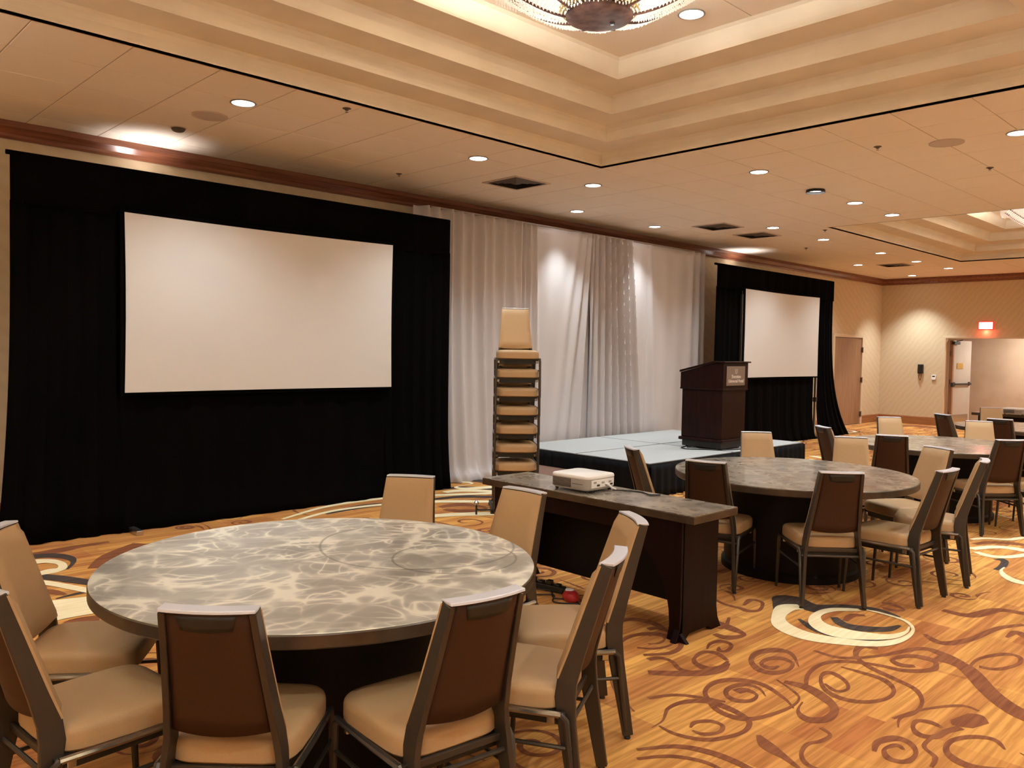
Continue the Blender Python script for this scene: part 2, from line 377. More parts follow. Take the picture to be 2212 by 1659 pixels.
# ------------------------------------------------------------------ floor (carpet with its printed scrolls)
STROKES = [
("m",[3.679,1.961,0.006,3.743,2.037,0.022,3.728,2.111,0.046,3.63,2.137,0.032,3.551,2.104,0.026,3.527,2.034,0.048,3.582,1.986,0.032,3.661,2.001,0.017,3.673,2.069,0.052,3.618,2.088,0.054]),
("m",[3.654,1.803,0.01,3.728,1.889,0.021,3.799,2.048,0.043,3.752,2.167,0.054,3.648,2.222,0.04,3.521,2.204,0.024,3.435,2.136,0.028,3.359,2.027,0.037,3.364,1.919,0.048,3.444,1.86,0.034,3.634,1.821,0.022,3.773,1.835,0.012,3.845,1.901,0.017,3.912,2.026,0.01]),
("m",[2.981,2.138,0.006,3.079,2.148,0.011,3.204,2.205,0.022,3.324,2.193,0.04,3.415,2.118,0.048,3.419,2.0,0.046,3.376,1.883,0.03,3.275,1.839,0.025,3.156,1.86,0.031,3.057,1.918,0.035,3.01,2.03,0.027,3.021,2.127,0.012]),
("m",[3.373,1.886,0.01,3.401,1.989,0.014,3.4,2.098,0.008]),
("m",[3.112,2.021,0.011,3.172,2.036,0.028,3.237,1.995,0.035,3.237,1.933,0.023,3.169,1.91,0.024,3.102,1.947,0.032,3.095,2.0,0.014]),
("m",[4.165,2.032,0.006,4.314,2.151,0.032,4.309,2.238,0.071,4.192,2.288,0.05,4.059,2.258,0.029,3.97,2.164,0.052,3.983,2.085,0.055,4.083,2.053,0.029,4.188,2.081,0.022,4.209,2.162,0.053,4.139,2.202,0.038,4.053,2.193,0.022,4.032,2.133,0.049,4.094,2.112,0.016]),
("m",[3.952,2.342,0.025,4.002,2.443,0.046,3.959,2.5,0.039,3.845,2.483,0.022,3.784,2.431,0.039,3.772,2.345,0.069,3.847,2.313,0.043,3.948,2.335,0.017]),
("m",[3.924,2.314,0.017,3.813,2.292,0.047,3.702,2.334,0.073,3.585,2.427,0.069,3.485,2.532,0.06]),
("m",[4.02,2.515,0.009,4.113,2.549,0.027,4.194,2.526,0.051,4.183,2.456,0.025,4.082,2.422,0.029,4.05,2.45,0.035,4.103,2.488,0.009]),
("m",[3.633,2.641,0.041,3.701,2.617,0.044,3.71,2.538,0.027,3.653,2.451,0.034,3.662,2.376,0.047]),
("m",[4.778,1.856,0.052,4.735,1.934,0.049,4.57,1.895,0.028,4.46,1.778,0.042,4.397,1.627,0.043,4.336,1.495,0.034,4.201,1.412,0.019,4.043,1.39,0.021,3.929,1.414,0.015,3.824,1.383,0.007]),
("m",[3.916,1.868,0.021,4.106,1.951,0.024,4.31,1.966,0.035,4.443,1.892,0.044,4.52,1.753,0.041,4.554,1.62,0.05,4.675,1.531,0.046,4.793,1.547,0.026,4.831,1.603,0.067,4.796,1.689,0.054,4.672,1.733,0.027,4.619,1.673,0.056,4.661,1.611,0.035]),
("m",[4.055,1.837,0.014,4.007,1.757,0.034,4.076,1.726,0.018,4.17,1.782,0.026,4.219,1.883,0.044,4.122,1.888,0.018,3.987,1.805,0.029,3.941,1.699,0.045,3.988,1.601,0.038,4.114,1.545,0.026,4.242,1.563,0.022,4.335,1.65,0.044,4.347,1.77,0.037,4.34,1.877,0.016]),
("m",[3.918,1.989,0.044,3.938,1.879,0.073,3.879,1.755,0.066,3.794,1.665,0.04,3.664,1.645,0.051,3.594,1.7,0.061,3.642,1.774,0.018,3.756,1.808,0.009]),
("m",[4.878,1.581,0.089,4.856,1.422,0.1,4.598,1.232,0.098,4.471,1.116,0.109,4.405,1.014,0.125,4.385,0.905,0.111]),
("m",[4.465,2.093,0.024,4.473,1.937,0.041,4.66,1.809,0.033,4.967,1.691,0.05,4.971,1.573,0.069,4.899,1.454,0.069]),
("m",[3.977,1.246,0.019,3.992,1.306,0.044,3.957,1.351,0.028,3.875,1.337,0.02,3.824,1.287,0.045,3.855,1.236,0.038,3.95,1.221,0.035,4.041,1.188,0.04]),
("m",[4.16,1.233,0.146,4.15,1.191,0.224,4.132,1.131,0.119]),
("m",[3.957,0.987,0.01,4.025,1.049,0.035,3.98,1.124,0.037,3.87,1.173,0.027,3.756,1.157,0.027,3.692,1.088,0.053,3.697,1.012,0.049,3.766,0.93,0.032]),
("m",[3.874,1.243,0.02,3.727,1.238,0.02,3.658,1.17,0.024,3.556,1.15,0.016]),
("m",[3.513,1.365,0.018,3.61,1.388,0.035,3.71,1.348,0.054,3.702,1.283,0.034,3.622,1.235,0.019,3.524,1.24,0.033,3.499,1.297,0.038,3.563,1.342,0.018,3.645,1.323,0.03,3.626,1.285,0.015]),
("m",[3.558,1.622,0.024,3.519,1.561,0.018,3.435,1.563,0.025,3.357,1.589,0.023,3.255,1.565,0.019,3.192,1.508,0.026,3.192,1.449,0.018]),
("m",[3.278,1.777,0.021,3.215,1.698,0.072,3.179,1.602,0.039,3.138,1.517,0.019]),
("m",[2.767,2.058,0.021,2.915,1.964,0.036,2.976,1.848,0.046,2.989,1.732,0.044,2.976,1.624,0.036]),
("m",[2.704,2.009,0.021,2.826,1.93,0.028,2.89,1.811,0.028,2.887,1.705,0.017]),
("m",[3.224,2.338,0.031,3.358,2.27,0.03,3.431,2.159,0.031,3.472,2.061,0.017]),
("m",[4.842,1.4,0.015,5.054,1.407,0.024,5.247,1.33,0.043,5.253,1.258,0.031,5.127,1.235,0.023,4.96,1.289,0.037,4.924,1.369,0.037]),
("m",[3.902,1.437,0.019,4.119,1.375,0.019,4.299,1.268,0.026,4.299,1.187,0.014]),
("m",[4.91,2.798,0.02,5.06,2.829,0.046,5.062,2.746,0.027,4.901,2.677,0.028,4.828,2.716,0.056,4.838,2.783,0.043,4.833,2.891,0.033,4.884,3.008,0.022]),
("m",[4.478,2.754,0.053,4.436,2.61,0.085,4.393,2.497,0.032,4.274,2.538,0.076,4.271,2.624,0.042]),
("m",[4.614,2.73,0.019,4.44,2.651,0.03,4.375,2.663,0.034]),
("m",[5.696,2.199,0.046,5.712,2.132,0.06,5.644,2.034,0.018,5.577,2.092,0.062,5.601,2.149,0.028]),
("m",[5.25,1.769,0.026,5.164,1.636,0.07,5.36,1.546,0.051,5.715,1.495,0.046,5.926,1.402,0.042]),
("m",[5.569,1.406,0.019,5.726,1.397,0.054,5.688,1.344,0.062,5.624,1.274,0.034]),
("m",[5.846,1.86,0.063,5.861,1.696,0.089,6.135,1.61,0.08,6.184,1.466,0.084]),
("m",[4.034,2.939,0.043,4.099,2.904,0.051,4.072,2.777,0.023,3.934,2.694,0.02,3.801,2.714,0.031,3.733,2.793,0.024]),
("m",[3.942,2.87,0.025,4.01,2.853,0.038,3.978,2.777,0.016,3.89,2.753,0.025,3.829,2.787,0.022]),
("m",[3.929,3.141,0.024,4.099,3.13,0.061,4.148,2.995,0.066,4.106,2.854,0.028]),
("d",[5.216,2.405,0.173,5.226,2.525,0.177,5.256,2.66,0.221,5.125,2.665,0.072,4.981,2.608,0.024]),
("d",[5.188,2.532,0.128,5.264,2.414,0.144,5.427,2.299,0.107,5.511,2.15,0.06,5.465,1.991,0.021]),
("c",[5.169,2.523,0.107,5.074,2.579,0.124,4.857,2.519,0.085,4.713,2.404,0.131,4.66,2.234,0.149,4.728,2.05,0.121,4.855,1.887,0.086,5.038,1.82,0.045,5.261,1.837,0.02,5.409,1.936,0.03,5.452,2.091,0.031,5.444,2.208,0.021]),
("d",[4.925,2.413,0.022,4.828,2.268,0.069,4.811,2.144,0.089,4.856,1.996,0.061,4.983,1.884,0.025,5.18,1.851,0.012]),
("c",[5.416,2.232,0.054,5.273,2.355,0.069,5.082,2.372,0.06,4.923,2.284,0.115,4.869,2.136,0.191,4.933,1.995,0.139,5.043,1.886,0.071,5.191,1.855,0.025,5.315,1.879,0.009]),
("d",[5.133,2.279,0.048,5.044,2.179,0.085,5.048,2.077,0.112,5.154,1.962,0.078,5.296,1.927,0.023]),
("m",[5.116,2.199,0.035,5.263,2.216,0.057,5.328,2.159,0.037]),
("d",[1.612,7.105,0.086,1.732,7.159,0.138,1.85,7.104,0.128,1.921,6.955,0.083,1.909,6.793,0.037,1.815,6.61,0.023]),
("c",[1.626,6.984,0.131,1.699,6.982,0.144,1.783,6.93,0.102,1.825,6.804,0.063,1.796,6.665,0.07,1.714,6.622,0.135,1.615,6.597,0.098,1.517,6.563,0.055]),
("d",[1.48,6.701,0.089,1.569,6.571,0.118,1.682,6.422,0.121,1.845,6.103,0.106]),
("c",[1.45,6.568,0.095,1.536,6.433,0.091,1.635,6.247,0.081,1.78,5.89,0.085]),
("d",[1.549,5.883,0.02,1.65,5.909,0.042,1.792,5.928,0.066]),
("c",[1.263,5.653,0.468,1.389,5.643,0.475,1.518,5.632,0.435,1.709,5.593,0.391]),
("m",[1.463,6.21,0.094,1.562,6.077,0.095,1.619,5.936,0.033]),
("m",[1.388,5.212,0.052,1.505,5.329,0.109,1.635,5.292,0.128]),
("m",[1.968,6.508,0.09,2.176,6.816,0.129,2.51,7.082,0.135]),
("m",[1.675,7.238,0.075,1.898,7.246,0.159,2.086,7.293,0.109,2.332,7.303,0.058]),
("c",[3.896,7.218,0.043,4.524,7.493,0.073,5.139,7.545,0.098,5.678,7.409,0.114,6.484,7.002,0.119]),
("c",[3.901,7.048,0.044,4.494,7.264,0.076,5.102,7.227,0.097,5.59,7.043,0.136,6.135,6.608,0.138]),
("d",[4.347,7.2,0.094,4.957,7.277,0.161,5.438,7.095,0.13]),
("c",[6.365,7.932,0.109,6.709,7.937,0.182,6.754,7.674,0.035,6.437,7.614,0.039,6.462,7.426,0.164,6.801,7.33,0.152]),
("c",[6.08,7.4,0.108,6.333,7.362,0.159,6.577,7.088,0.158]),
("d",[6.453,8.136,0.088,6.829,8.127,0.191,6.966,7.737,0.175,6.942,7.483,0.11]),
("d",[6.135,7.599,0.086,6.482,7.536,0.134,6.687,7.207,0.127]),
("d",[5.676,7.152,0.103,6.073,7.058,0.143,6.328,6.818,0.147]),
("m",[5.47,6.732,0.087,5.764,6.697,0.186,5.821,6.384,0.04,5.532,6.425,0.17,5.444,6.623,0.09]),
("c",[4.959,6.467,0.107,5.334,6.339,0.159,5.682,6.118,0.164]),
("m",[3.729,6.822,0.14,4.23,6.835,0.241,4.554,6.682,0.174]),
("c",[7.917,2.304,0.081,8.141,2.207,0.099,8.228,2.098,0.122,8.233,1.883,0.146]),
("c",[7.834,2.244,0.058,7.763,2.102,0.101,7.878,1.981,0.079,8.21,1.878,0.065]),
("d",[7.713,2.037,0.11,7.659,1.973,0.06,7.459,1.936,0.059,7.297,1.94,0.039]),
("c",[7.433,1.913,0.013,7.294,1.9,0.023,7.134,1.826,0.062,7.029,1.715,0.101,7.03,1.598,0.085]),
("c",[8.332,2.428,0.05,8.494,2.353,0.073,8.61,2.198,0.082,8.847,2.12,0.049]),
("m",[8.156,2.348,0.064,8.354,2.267,0.1,8.468,2.116,0.125,8.474,2.028,0.105]),
("m",[3.636,2.871,0.018,3.848,2.936,0.039,4.006,2.85,0.065,3.98,2.667,0.031,3.817,2.617,0.04,3.67,2.7,0.032]),
("c",[13.127,6.312,0.134,12.961,5.931,0.151,12.651,5.49,0.127]),
("c",[12.704,6.122,0.066,12.405,5.674,0.095,12.129,5.261,0.091]),
("m",[19.421,7.907,0.149,20.916,7.618,0.379,20.923,6.773,0.413]),
]

def build_floor():
    bm = bmesh.new()
    def quad(p, mi):
        f = bm.faces.new([bm.verts.new(q) for q in p]); f.material_index = mi
    quad([(XL, YN, 0), (XR + 3.2, YN, 0), (XR + 3.2, D, 0), (XL, D, 0)], 0)
    zi = [0]
    def ribbon(pts, mi):
        zi[0] += 1
        lay = {1: 0.0006, 3: 0.0016, 2: 0.0026}[mi] + 0.00002 * (zi[0] % 30)
        sp = spline(pts, 7)
        prev = None
        for i, (x, y, w_) in enumerate(sp):
            a = sp[max(i - 1, 0)]; b = sp[min(i + 1, len(sp) - 1)]
            d = Vector((b[0] - a[0], b[1] - a[1], 0))
            if d.length < 1e-6:
                continue
            d.normalize(); n = Vector((-d.y, d.x, 0)) * max(w_, 0.004) / 2
            c_ = Vector((x, y, lay + 0.000006 * i))
            cur = (bm.verts.new(c_ + n), bm.verts.new(c_ - n))
            if prev:
                f = bm.faces.new((prev[0], prev[1], cur[1], cur[0])); f.material_index = mi
            prev = cur
    idx = {'m': 1, 'c': 2, 'd': 3}
    covered = []
    for k, fl in STROKES:
        pts = [tuple(fl[i:i + 3]) for i in range(0, len(fl), 3)]
        covered += [(p[0], p[1]) for p in pts]
        ribbon(pts, idx[k])
    rnd = random.Random(11)
    def near(x, y, r_):
        return any((x - a) ** 2 + (y - b) ** 2 < r_ * r_ for a, b in covered)
    def spiral(cx, cy, r0, turns, a0, sgn, wmax, mi, tail=True, ecc=1.0):
        pts = []
        n = int(10 * turns) + 2
        for i in range(n):
            t = i / (n - 1)
            r_ = r0 * (0.16 + 0.84 * t)
            a = a0 + sgn * 2 * PI * turns * t
            pts.append((cx + r_ * math.cos(a) * ecc, cy + r_ * math.sin(a), wmax * math.sin(PI * min(1, 0.12 + 0.9 * t)) ** 0.7))
        if tail:
            a = a0 + sgn * 2 * PI * turns
            tx, ty = -math.sin(a) * sgn, math.cos(a) * sgn
            x, y, _ = pts[-1]
            cv = rnd.uniform(-1.6, 1.6)
            for q in range(1, 5):
                pts.append((x + tx * q * r0 * 0.55 + ty * cv * 0.06 * q * q * r0, y + ty * q * r0 * 0.55 - tx * cv * 0.06 * q * q * r0, wmax * (1 - q / 5)))
        ribbon(pts, mi)
    for gx in range(-4, 58):
        for gy in range(-5, 24):
            x = gx * 0.40 + rnd.uniform(-.17, .17); y = gy * 0.40 + rnd.uniform(-.17, .17)
            if not (XL + .2 < x < XR - .2 and YN + .2 < y < D - .2) or near(x, y, 0.27):
                continue
            spiral(x, y, rnd.uniform(.09, .21), rnd.uniform(.9, 1.9), rnd.uniform(0, 6.3), rnd.choice((-1, 1)), rnd.uniform(.02, .045), 1)
    # large cream and charcoal crescents repeat over the carpet
    for gx in range(-1, 9):
        for gy in range(-1, 4):
            x = gx * 2.7 + (gy % 2) * 1.3 + rnd.uniform(-.3, .3) + .4; y = gy * 2.5 + rnd.uniform(-.3, .3) + .3
            if not (XL + .6 < x < XR - .6 and YN + .6 < y < D - .6) or near(x, y, 0.75):
                continue
            if -.5 < y < 3.3 and 2.2 < x < 7.6:
                continue
            r0 = rnd.uniform(.26, .36); a = rnd.uniform(0, 6.3); s_ = rnd.choice((-1, 1))
            spiral(x, y, r0 * 1.13, 1.15, a + .25, s_, 0.075, 3, False, 1.2)
            spiral(x, y, r0, 1.5, a, s_, 0.085, 2, True, 1.2)
    me = bpy.data.meshes.new('floor')
    bm.to_mesh(me); bm.free()
    for k in ('carpet', 'c_m', 'c_c', 'c_d'):
        me.materials.append(M[k])
    o = bpy.data.objects.new('floor', me); col.objects.link(o)
    tag(o, kind='structure')
build_floor()

# ------------------------------------------------------------------ walls
def struct(name, mb, m, parent=None, **kw):
    o = mb.build(name, m, parent, **kw)
    if parent is None:
        o['kind'] = 'structure'
    return o

HT = 4.45
struct('wall_back', MB().box(XL - .1, D, 0, 18.86, D + .12, HT).box(18.86, D, 2.18, 20.52, D + .12, HT).box(20.52, D, 0, XR + .12, D + .12, HT), M['wall'])
# far wall with the doorway (y 5.15..7.06)
DY0, DY1, DH = 5.05, 7.05, 2.17
struct('wall_right', MB().box(XR, DY1, 0, XR + .14, D + .12, HT).box(XR, DY0, DH, XR + .14, DY1, HT).box(XR, YN - .1, 0, XR + .14, DY0, HT), M['wall'])
struct('wall_left', MB().box(XL - .1, YN - .1, 0, XL, D, HT), M['wall'])
struct('wall_front', MB().box(XL - .1, YN - .1, 0, XR + .1, YN, HT), M['wall'])
# corridor beyond the doorway
struct('wall_corridor', MB().box(XR + 2.6, 3.6, 0, XR + 2.7, 9.3, 2.7).box(XR + .14, 8.3, 0, XR + 2.6, 8.4, 2.7).box(XR + .14, 3.6, 0, XR + 2.6, 3.7, 2.7)
       .box(XR + .14, 3.6, 2.7, XR + 2.7, 9.3, 2.8), M['hall'])
# crown moulding: stepped profile
def crown_profile(y_sign=1):
    return [(0, 0), (0.028, 0.0), (0.036, 0.02), (0.036, 0.045), (0.075, 0.095), (0.088, 0.10), (0.088, 0.155), (0, 0.155)]
def crown_run(axis, a0, a1, base, sgn, name):
    mb = MB()
    pr = crown_profile()
    if axis == 'x':
        mb.prism(pr, a0, a1, lambda p, q, h: Vector((h, base + sgn * p, 3.528 + q)))
    else:
        mb.prism(pr, a0, a1, lambda p, q, h: Vector((base + sgn * p, h, 3.528 + q)))
    struct(name, mb, M['crown'])
crown_run('x', XL, XR, D, -1, 'trim_1')
crown_run('y', YN, D, XR, -1, 'trim_2')
crown_run('x', XL, XR, YN, 1, 'trim_3')
crown_run('y', YN, D, XL, 1, 'trim_4')
def base_run(axis, a0, a1, base, sgn, name):
    mb = MB(); pr = [(0, 0), (0.018, 0), (0.018, 0.19), (0.010, 0.205), (0, 0.205)]
    if axis == 'x':
        mb.prism(pr, a0, a1, lambda p, q, h: Vector((h, base + sgn * p, q)))
    else:
        mb.prism(pr, a0, a1, lambda p, q, h: Vector((base + sgn * p, h, q)))
    struct(name, mb, M['base'])
base_run('x', XL, 18.80, D, -1, 'baseboard_back')
base_run('x', 20.58, XR, D, -1, 'baseboard_back.001')
base_run('y', DY1 + .06, D - .02, XR, -1, 'baseboard_right')
base_run('y', YN, DY0 - .06, XR, -1, 'baseboard_right.001')
base_run('x', XL, XR, YN, 1, 'baseboard_front')
base_run('y', YN, D, XL, 1, 'baseboard_left')

# door in the main wall
d1 = MB().box(18.93, D - .005, 0.012, 20.45, D + .04, 2.135).build('door_1', M['door'], bevel=.003)
tag(d1, kind='structure')
MB().box(18.83, D - .03, 0, 18.92, D + .1, 2.22).box(20.46, D - .03, 0, 20.55, D + .1, 2.22).box(18.92, D - .03, 2.145, 20.46, D + .1, 2.22).build('door_frame', M['frame'], d1, bevel=.006)
for z in (0.25, 1.10, 1.85):
    MB().box(20.435, D - .042, z - .06, 20.475, D - .006, z + .06).tube([(20.456, D - .045, z - .07), (20.456, D - .045, z + .07)], .009).build('hinge', M['gap'], d1)

# doorway in the far wall: frame and the open leaf
dr = MB().box(XR - .02, DY1 - .005, 0, XR + .16, DY1 + .05, DH + .05).box(XR - .02, DY0 - .05, 0, XR + .16, DY0 + .005, DH + .05).box(XR - .02, DY0, DH - .005, XR + .16, DY1, DH + .05).build('trim_5', M['frame'], bevel=.006)
tag(dr, kind='structure')
d2 = empty('door_2', (XR + .17, DY1 - .06, 0), R(-8)); tag(d2, kind='structure')
MB().box(0.0, -.05, .015, .98, 0.0, 2.12).build('door_leaf', M['leaf'], d2, bevel=.003)
MB().box(-.012, -.075, .015, 0.05, .012, 2.12).build('door_edge', M['gap'], d2).data.materials[0] = M['door']
MB().box(.10, -.056, .03, .90, -.0505, .28).build('kick_plate', M['steel'], d2)
MB().box(.08, -.11, 1.02, .92, -.075, 1.06).box(.08, -.078, 1.0, .14, -.05, 1.09).box(.86, -.078, 1.0, .92, -.05, 1.09).build('push_bar', M['dark'], d2, bevel=.004)
MB().box(.25, -.062, 1.42, .55, -.0505, 1.56).build('sign_plate', M['brass'], d2)
MB().box(-.06, -.13, 2.02, .22, -.055, 2.09).tube([(.1, -.1, 2.1), (.02, -.28, 2.125), (-.12, -.33, 2.13)], .010).build('door_closer', M['dark'], d2)
for z in (.3, 1.1, 1.8):
    MB().tube([(-.022, -.02, z - .06), (-.022, -.02, z + .06)], .012).build('hinge', M['gap'], d2)
MB().box(-.05, -.12, .98, .04, -.055, 1.08).build('latch', M['dark'], d2, bevel=.01)

# ------------------------------------------------------------------ ceiling
TILE = 0.61
TR = [(0.80, 6.90), (12.39, 18.49)]          # tray x ranges
TY = (0.92, 5.80)
ceil = empty('ceiling', (0, 0, H)); tag(ceil, kind='structure')
# backing (the grid seen in the joints)
mbk = MB()
xs = [XL, TR[0][0], TR[0][1], TR[1][0], TR[1][1], XR]
for i in range(5):
    if i % 2 == 0:
        mbk.box(xs[i], YN, .004, xs[i + 1], D, .03)
    else:
        mbk.box(xs[i], YN, .004, xs[i + 1], TY[0], .03).box(xs[i], TY[1], .004, xs[i + 1], D, .03)
mbk.build('ceiling_grid', M['grid'], ceil)
tiles = []
i0 = int((XL - 6.9) / TILE) - 1; i1 = int((XR - 6.9) / TILE) + 1
for i in range(i0, i1 + 1):
    for j in range(-14, 6):
        x0 = 6.9 + i * TILE; y0 = 5.8 + j * TILE; x1 = x0 + TILE; y1 = y0 + TILE
        if any(x0 > a - .1 and x1 < b + .1 and y0 > TY[0] - .1 and y1 < TY[1] + .1 for a, b in TR):
            continue
        x0 = max(x0, XL); x1 = min(x1, XR); y0 = max(y0, YN); y1 = min(y1, D)
        if x1 - x0 < .05 or y1 - y0 < .05:
            continue
        tiles.append((x0, y0, x1, y1))
def vis(t):
    x = (t[0] + t[2]) / 2; y = (t[1] + t[3]) / 2
    d = rot.transposed() @ Vector((x, y, H - 1.6883))
    ok = d.z < -0.3 and abs(d.x / d.z) < .70 and abs(d.y / d.z) < .60
    return (0 if ok else 1, math.hypot(x, y))
tiles.sort(key=vis)
tmesh = {}
rest = MB()
g_ = .004
for n_, t in enumerate(tiles):
    w_, d_ = round(t[2] - t[0], 3), round(t[3] - t[1], 3)
    cx, cy = (t[0] + t[2]) / 2, (t[1] + t[3]) / 2
    if n_ < 285:
        if (w_, d_) not in tmesh:
            o = MB().box(-w_ / 2 + g_, -d_ / 2 + g_, 0, w_ / 2 - g_, d_ / 2 - g_, .006).build('ceiling_tile', M['ceil'], ceil, bevel=.0025, bseg=1)
            tmesh[(w_, d_)] = o.data
        else:
            o = bpy.data.objects.new('ceiling_tile', tmesh[(w_, d_)]); col.objects.link(o); o.parent = ceil
        o.location = (cx, cy, 0 + random.uniform(-.0006, .0006))
    else:
        rest.box(cx - w_ / 2 + g_, cy - d_ / 2 + g_, 0, cx + w_ / 2 - g_, cy + d_ / 2 - g_, .006)
tag(rest.build('far_ceiling_tiles', M['ceil'], ceil), kind='stuff')
# tray steps
ZS = [0, .148, .288, .448, .617]
INS = [0, .37, .72, 1.09]
for (tx0, tx1) in TR:
    for s_ in range(4):
        a0, a1 = tx0 + INS[s_], tx1 - INS[s_]; b0, b1 = TY[0] + INS[s_], TY[1] - INS[s_]
        z0, z1 = ZS[s_], ZS[s_ + 1]
        # riser, slightly coved, then the soffit above it
        prof = [(0, z0), (0.0, z0 + .02), (.004, z0 + .05), (.012, z0 + .09), (.03, z1 - .02), (.055, z1)]
        if s_ < 3:
            ni = INS[s_ + 1] - INS[s_]
            prof.append((ni, z1))
        rings = [[Vector((a0 + p, b0 + p, z)), Vector((a1 - p, b0 + p, z)), Vector((a1 - p, b1 - p, z)), Vector((a0 + p, b1 - p, z))] for p, z in prof]
        MB().rings(rings, cap=False).build('tray_step', M['tray'], ceil)
    # metal reveal round the bottom edge
    e = .003
    MB().box(tx0 - e, TY[0] - e, -.003, tx1 + e, TY[0], .012).box(tx0 - e, TY[1], -.003, tx1 + e, TY[1] + e, .012).box(tx0 - e, TY[0], -.003, tx0, TY[1], .012).box(tx1, TY[0], -.003, tx1 + e, TY[1], .012).build('edge_trim', M['reveal'], ceil)
    a0, a1 = tx0 + INS[3] + .05, tx1 - INS[3] - .05; b0, b1 = TY[0] + INS[3] + .05, TY[1] - INS[3] - .05
    MB().box(a0 - .1, b0 - .1, ZS[4] + .004, a1 + .1, b1 + .1, ZS[4] + .03).build('tray_backing', M['grid'], ceil)
    nx, ny = 3, 2
    for i in range(nx):
        for j in range(ny):
            wx, wy = (a1 - a0) / nx, (b1 - b0) / ny
            MB().box(a0 + i * wx + g_, b0 + j * wy + g_, ZS[4], a0 + (i + 1) * wx - g_, b0 + (j + 1) * wy - g_, ZS[4] + .008).build('tray_panel', M['ceil'], ceil)
# roof above
struct('trim_6', MB().box(XL - .1, YN - .1, HT, XR + .1, D + .12, HT + .05), M['hall'])

# ------------------------------------------------------------------ ceiling fixtures
dl0 = empty('downlight')
MB().lathe([(.088, .002), (.102, 0), (.106, -.005), (.102, -.009), (.092, -.009), (.088, -.002)], 32, cap=False).build('trim_ring', M['lampring'], dl0, smooth=True)
MB().lathe([(.0875, -.006), (.087, -.0005)], 32).build('lens', M['lamp'], dl0)
first = [True]
def downlight(x, y, label, z=H, power=1.0, size=124, blend=.75):
    if first[0]:
        o = dl0; first[0] = False
    else:
        o = copy_tree(dl0)
    o.location = (x, y, z - .0005)
    tag(o, label, 'ceiling light', 'recessed round downlights')
    ld = bpy.data.lights.new('downlight_lamp', 'SPOT')
    ld.energy = SPOT_W * power; ld.color = SPOT_COL; ld.spot_size = R(size); ld.spot_blend = blend; ld.shadow_soft_size = 0.06
    lo = bpy.data.objects.new('downlight_lamp', ld); lo.location = (x, y, z - .03); col.objects.link(lo)
    return o
DL = [
 (3.106, 6.45, 'recessed downlight nearest the camera, above the large projection screen'),
 (5.69, 6.45, 'round downlight left of the dark square vent above the large screen'),
 (7.53, 6.45, 'round downlight just right of the tray ceiling corner point'),
 (8.77, 7.80, 'round downlight above the pale middle of the grey drapes'),
 (10.62, 7.80, 'round downlight left of the pair of dark vents above the grey drapes'),
 (8.16, 4.62, 'large round downlight below the tray edge, left of the drop-rimmed one'),
 (10.61, 4.62, 'round downlight right of the drop-rimmed one over the second table'),
 (11.83, 4.62, 'round downlight nearest the corner of the far ceiling tray'),
 (11.87, 6.45, 'round downlight just above the pair of dark ceiling vents'),
 (13.61, 6.45, 'round downlight above the left edge of the far projection screen'),
 (16.04, 6.45, 'round downlight above the right edge of the far black drapes'),
 (17.86, 6.45, 'round downlight right of the farthest ceiling vent'),
 (17.83, 7.65, 'round downlight left of the farthest ceiling vent'),
 (20.89, 7.63, 'small round downlight nearest the far corner of the room'),
 (19.62, 6.40, 'round downlight right of the farthest vent, near the red exit sign'),
 (8.24, 2.15, 'round downlight cut off by the right edge of the photo'),
]
PW = {13: 2.4, 3: 1.3, 4: 1.3}
for i, (x, y, lb) in enumerate(DL):
    downlight(x, y, lb, power=PW.get(i, 1.0), size=78 if i in (3, 4) else 94 if i == 13 else 124, blend=1.0 if i in (3, 4) else .75)
o = downlight(9.50, 4.62, 'downlight with a dark dropped rim in the row over the second table')
MB().lathe([(.107, .003), (.112, -.02), (.112, -.034), (.106, -.034), (.106, -.004)], 32, cap=False).build('dropped_rim', M['dark'], o, smooth=True)
downlight(5.40, 3.67, 'bright spotlight beside the chandelier in the tray ceiling', z=H + ZS[4], power=1.2)
# added out-of-view downlights carry the rows on, to brighten the ceiling
for x, y, lb in ((3.1, .1, 'nearest in front'), (5.7, .1, 'right of the camera'), (7.5, .1, 'by the near tray corner'), (11.9, .1, 'between the two trays'), (13.6, .1, 'by the far tray'), (16, .1, 'along the middle of the far tray'),
                 (.2, 6.45, 'by the left end of the large screen'), (.2, .1, 'at the left behind the camera'), (11, 2.0, 'third of the cluster between the trays'), (9.5, 2.0, 'second of the cluster between the trays'), (19.6, 2.0, 'at the far wall'), (19.6, .1, 'in the far front corner')):
    downlight(x, y, 'added out-of-frame downlight, the one ' + lb)

def vent(x, y, label, s_=.29, tilt=0):
    t = empty('ceiling_vent', (x, y, H)); tag(t, label, 'vent', 'square ceiling air vents')
    MB().box(-s_, -s_, -.010, s_, -s_ + .03, .0).box(-s_, s_ - .03, -.010, s_, s_, .0).box(-s_, -s_ + .03, -.010, -s_ + .03, s_ - .03, .0).box(s_ - .03, -s_ + .03, -.010, s_, s_ - .03, .0).build('vent_frame', M['grille'], t)
    for k in range(4):
        a = s_ - .035 - k * .062
        b = a - .038
        rings = [[Vector((sx * r_, sy * r_, z)) for sx, sy in ((-1, -1), (1, -1), (1, 1), (-1, 1))] for r_, z in ((a, -.004), (a, -.001), (b, -.016), (b, -.018))]
        MB().rings(rings, cap=False).build('louvre', M['vent'], t, solid=.002)
    MB().box(-.034, -.034, -.018, .034, .034, -.012).build('louvre', M['vent'], t)
    MB().box(-s_ + .03, -s_ + .03, -.001, s_ - .03, s_ - .03, -.0002).build('vent_backing', M['dark'], t)
vent(6.83, 7.05, 'dark square air vent over the gap between large screen and drapes')
vent(11.25, 7.05, 'left of the two dark air vents side by side above the grey drapes')
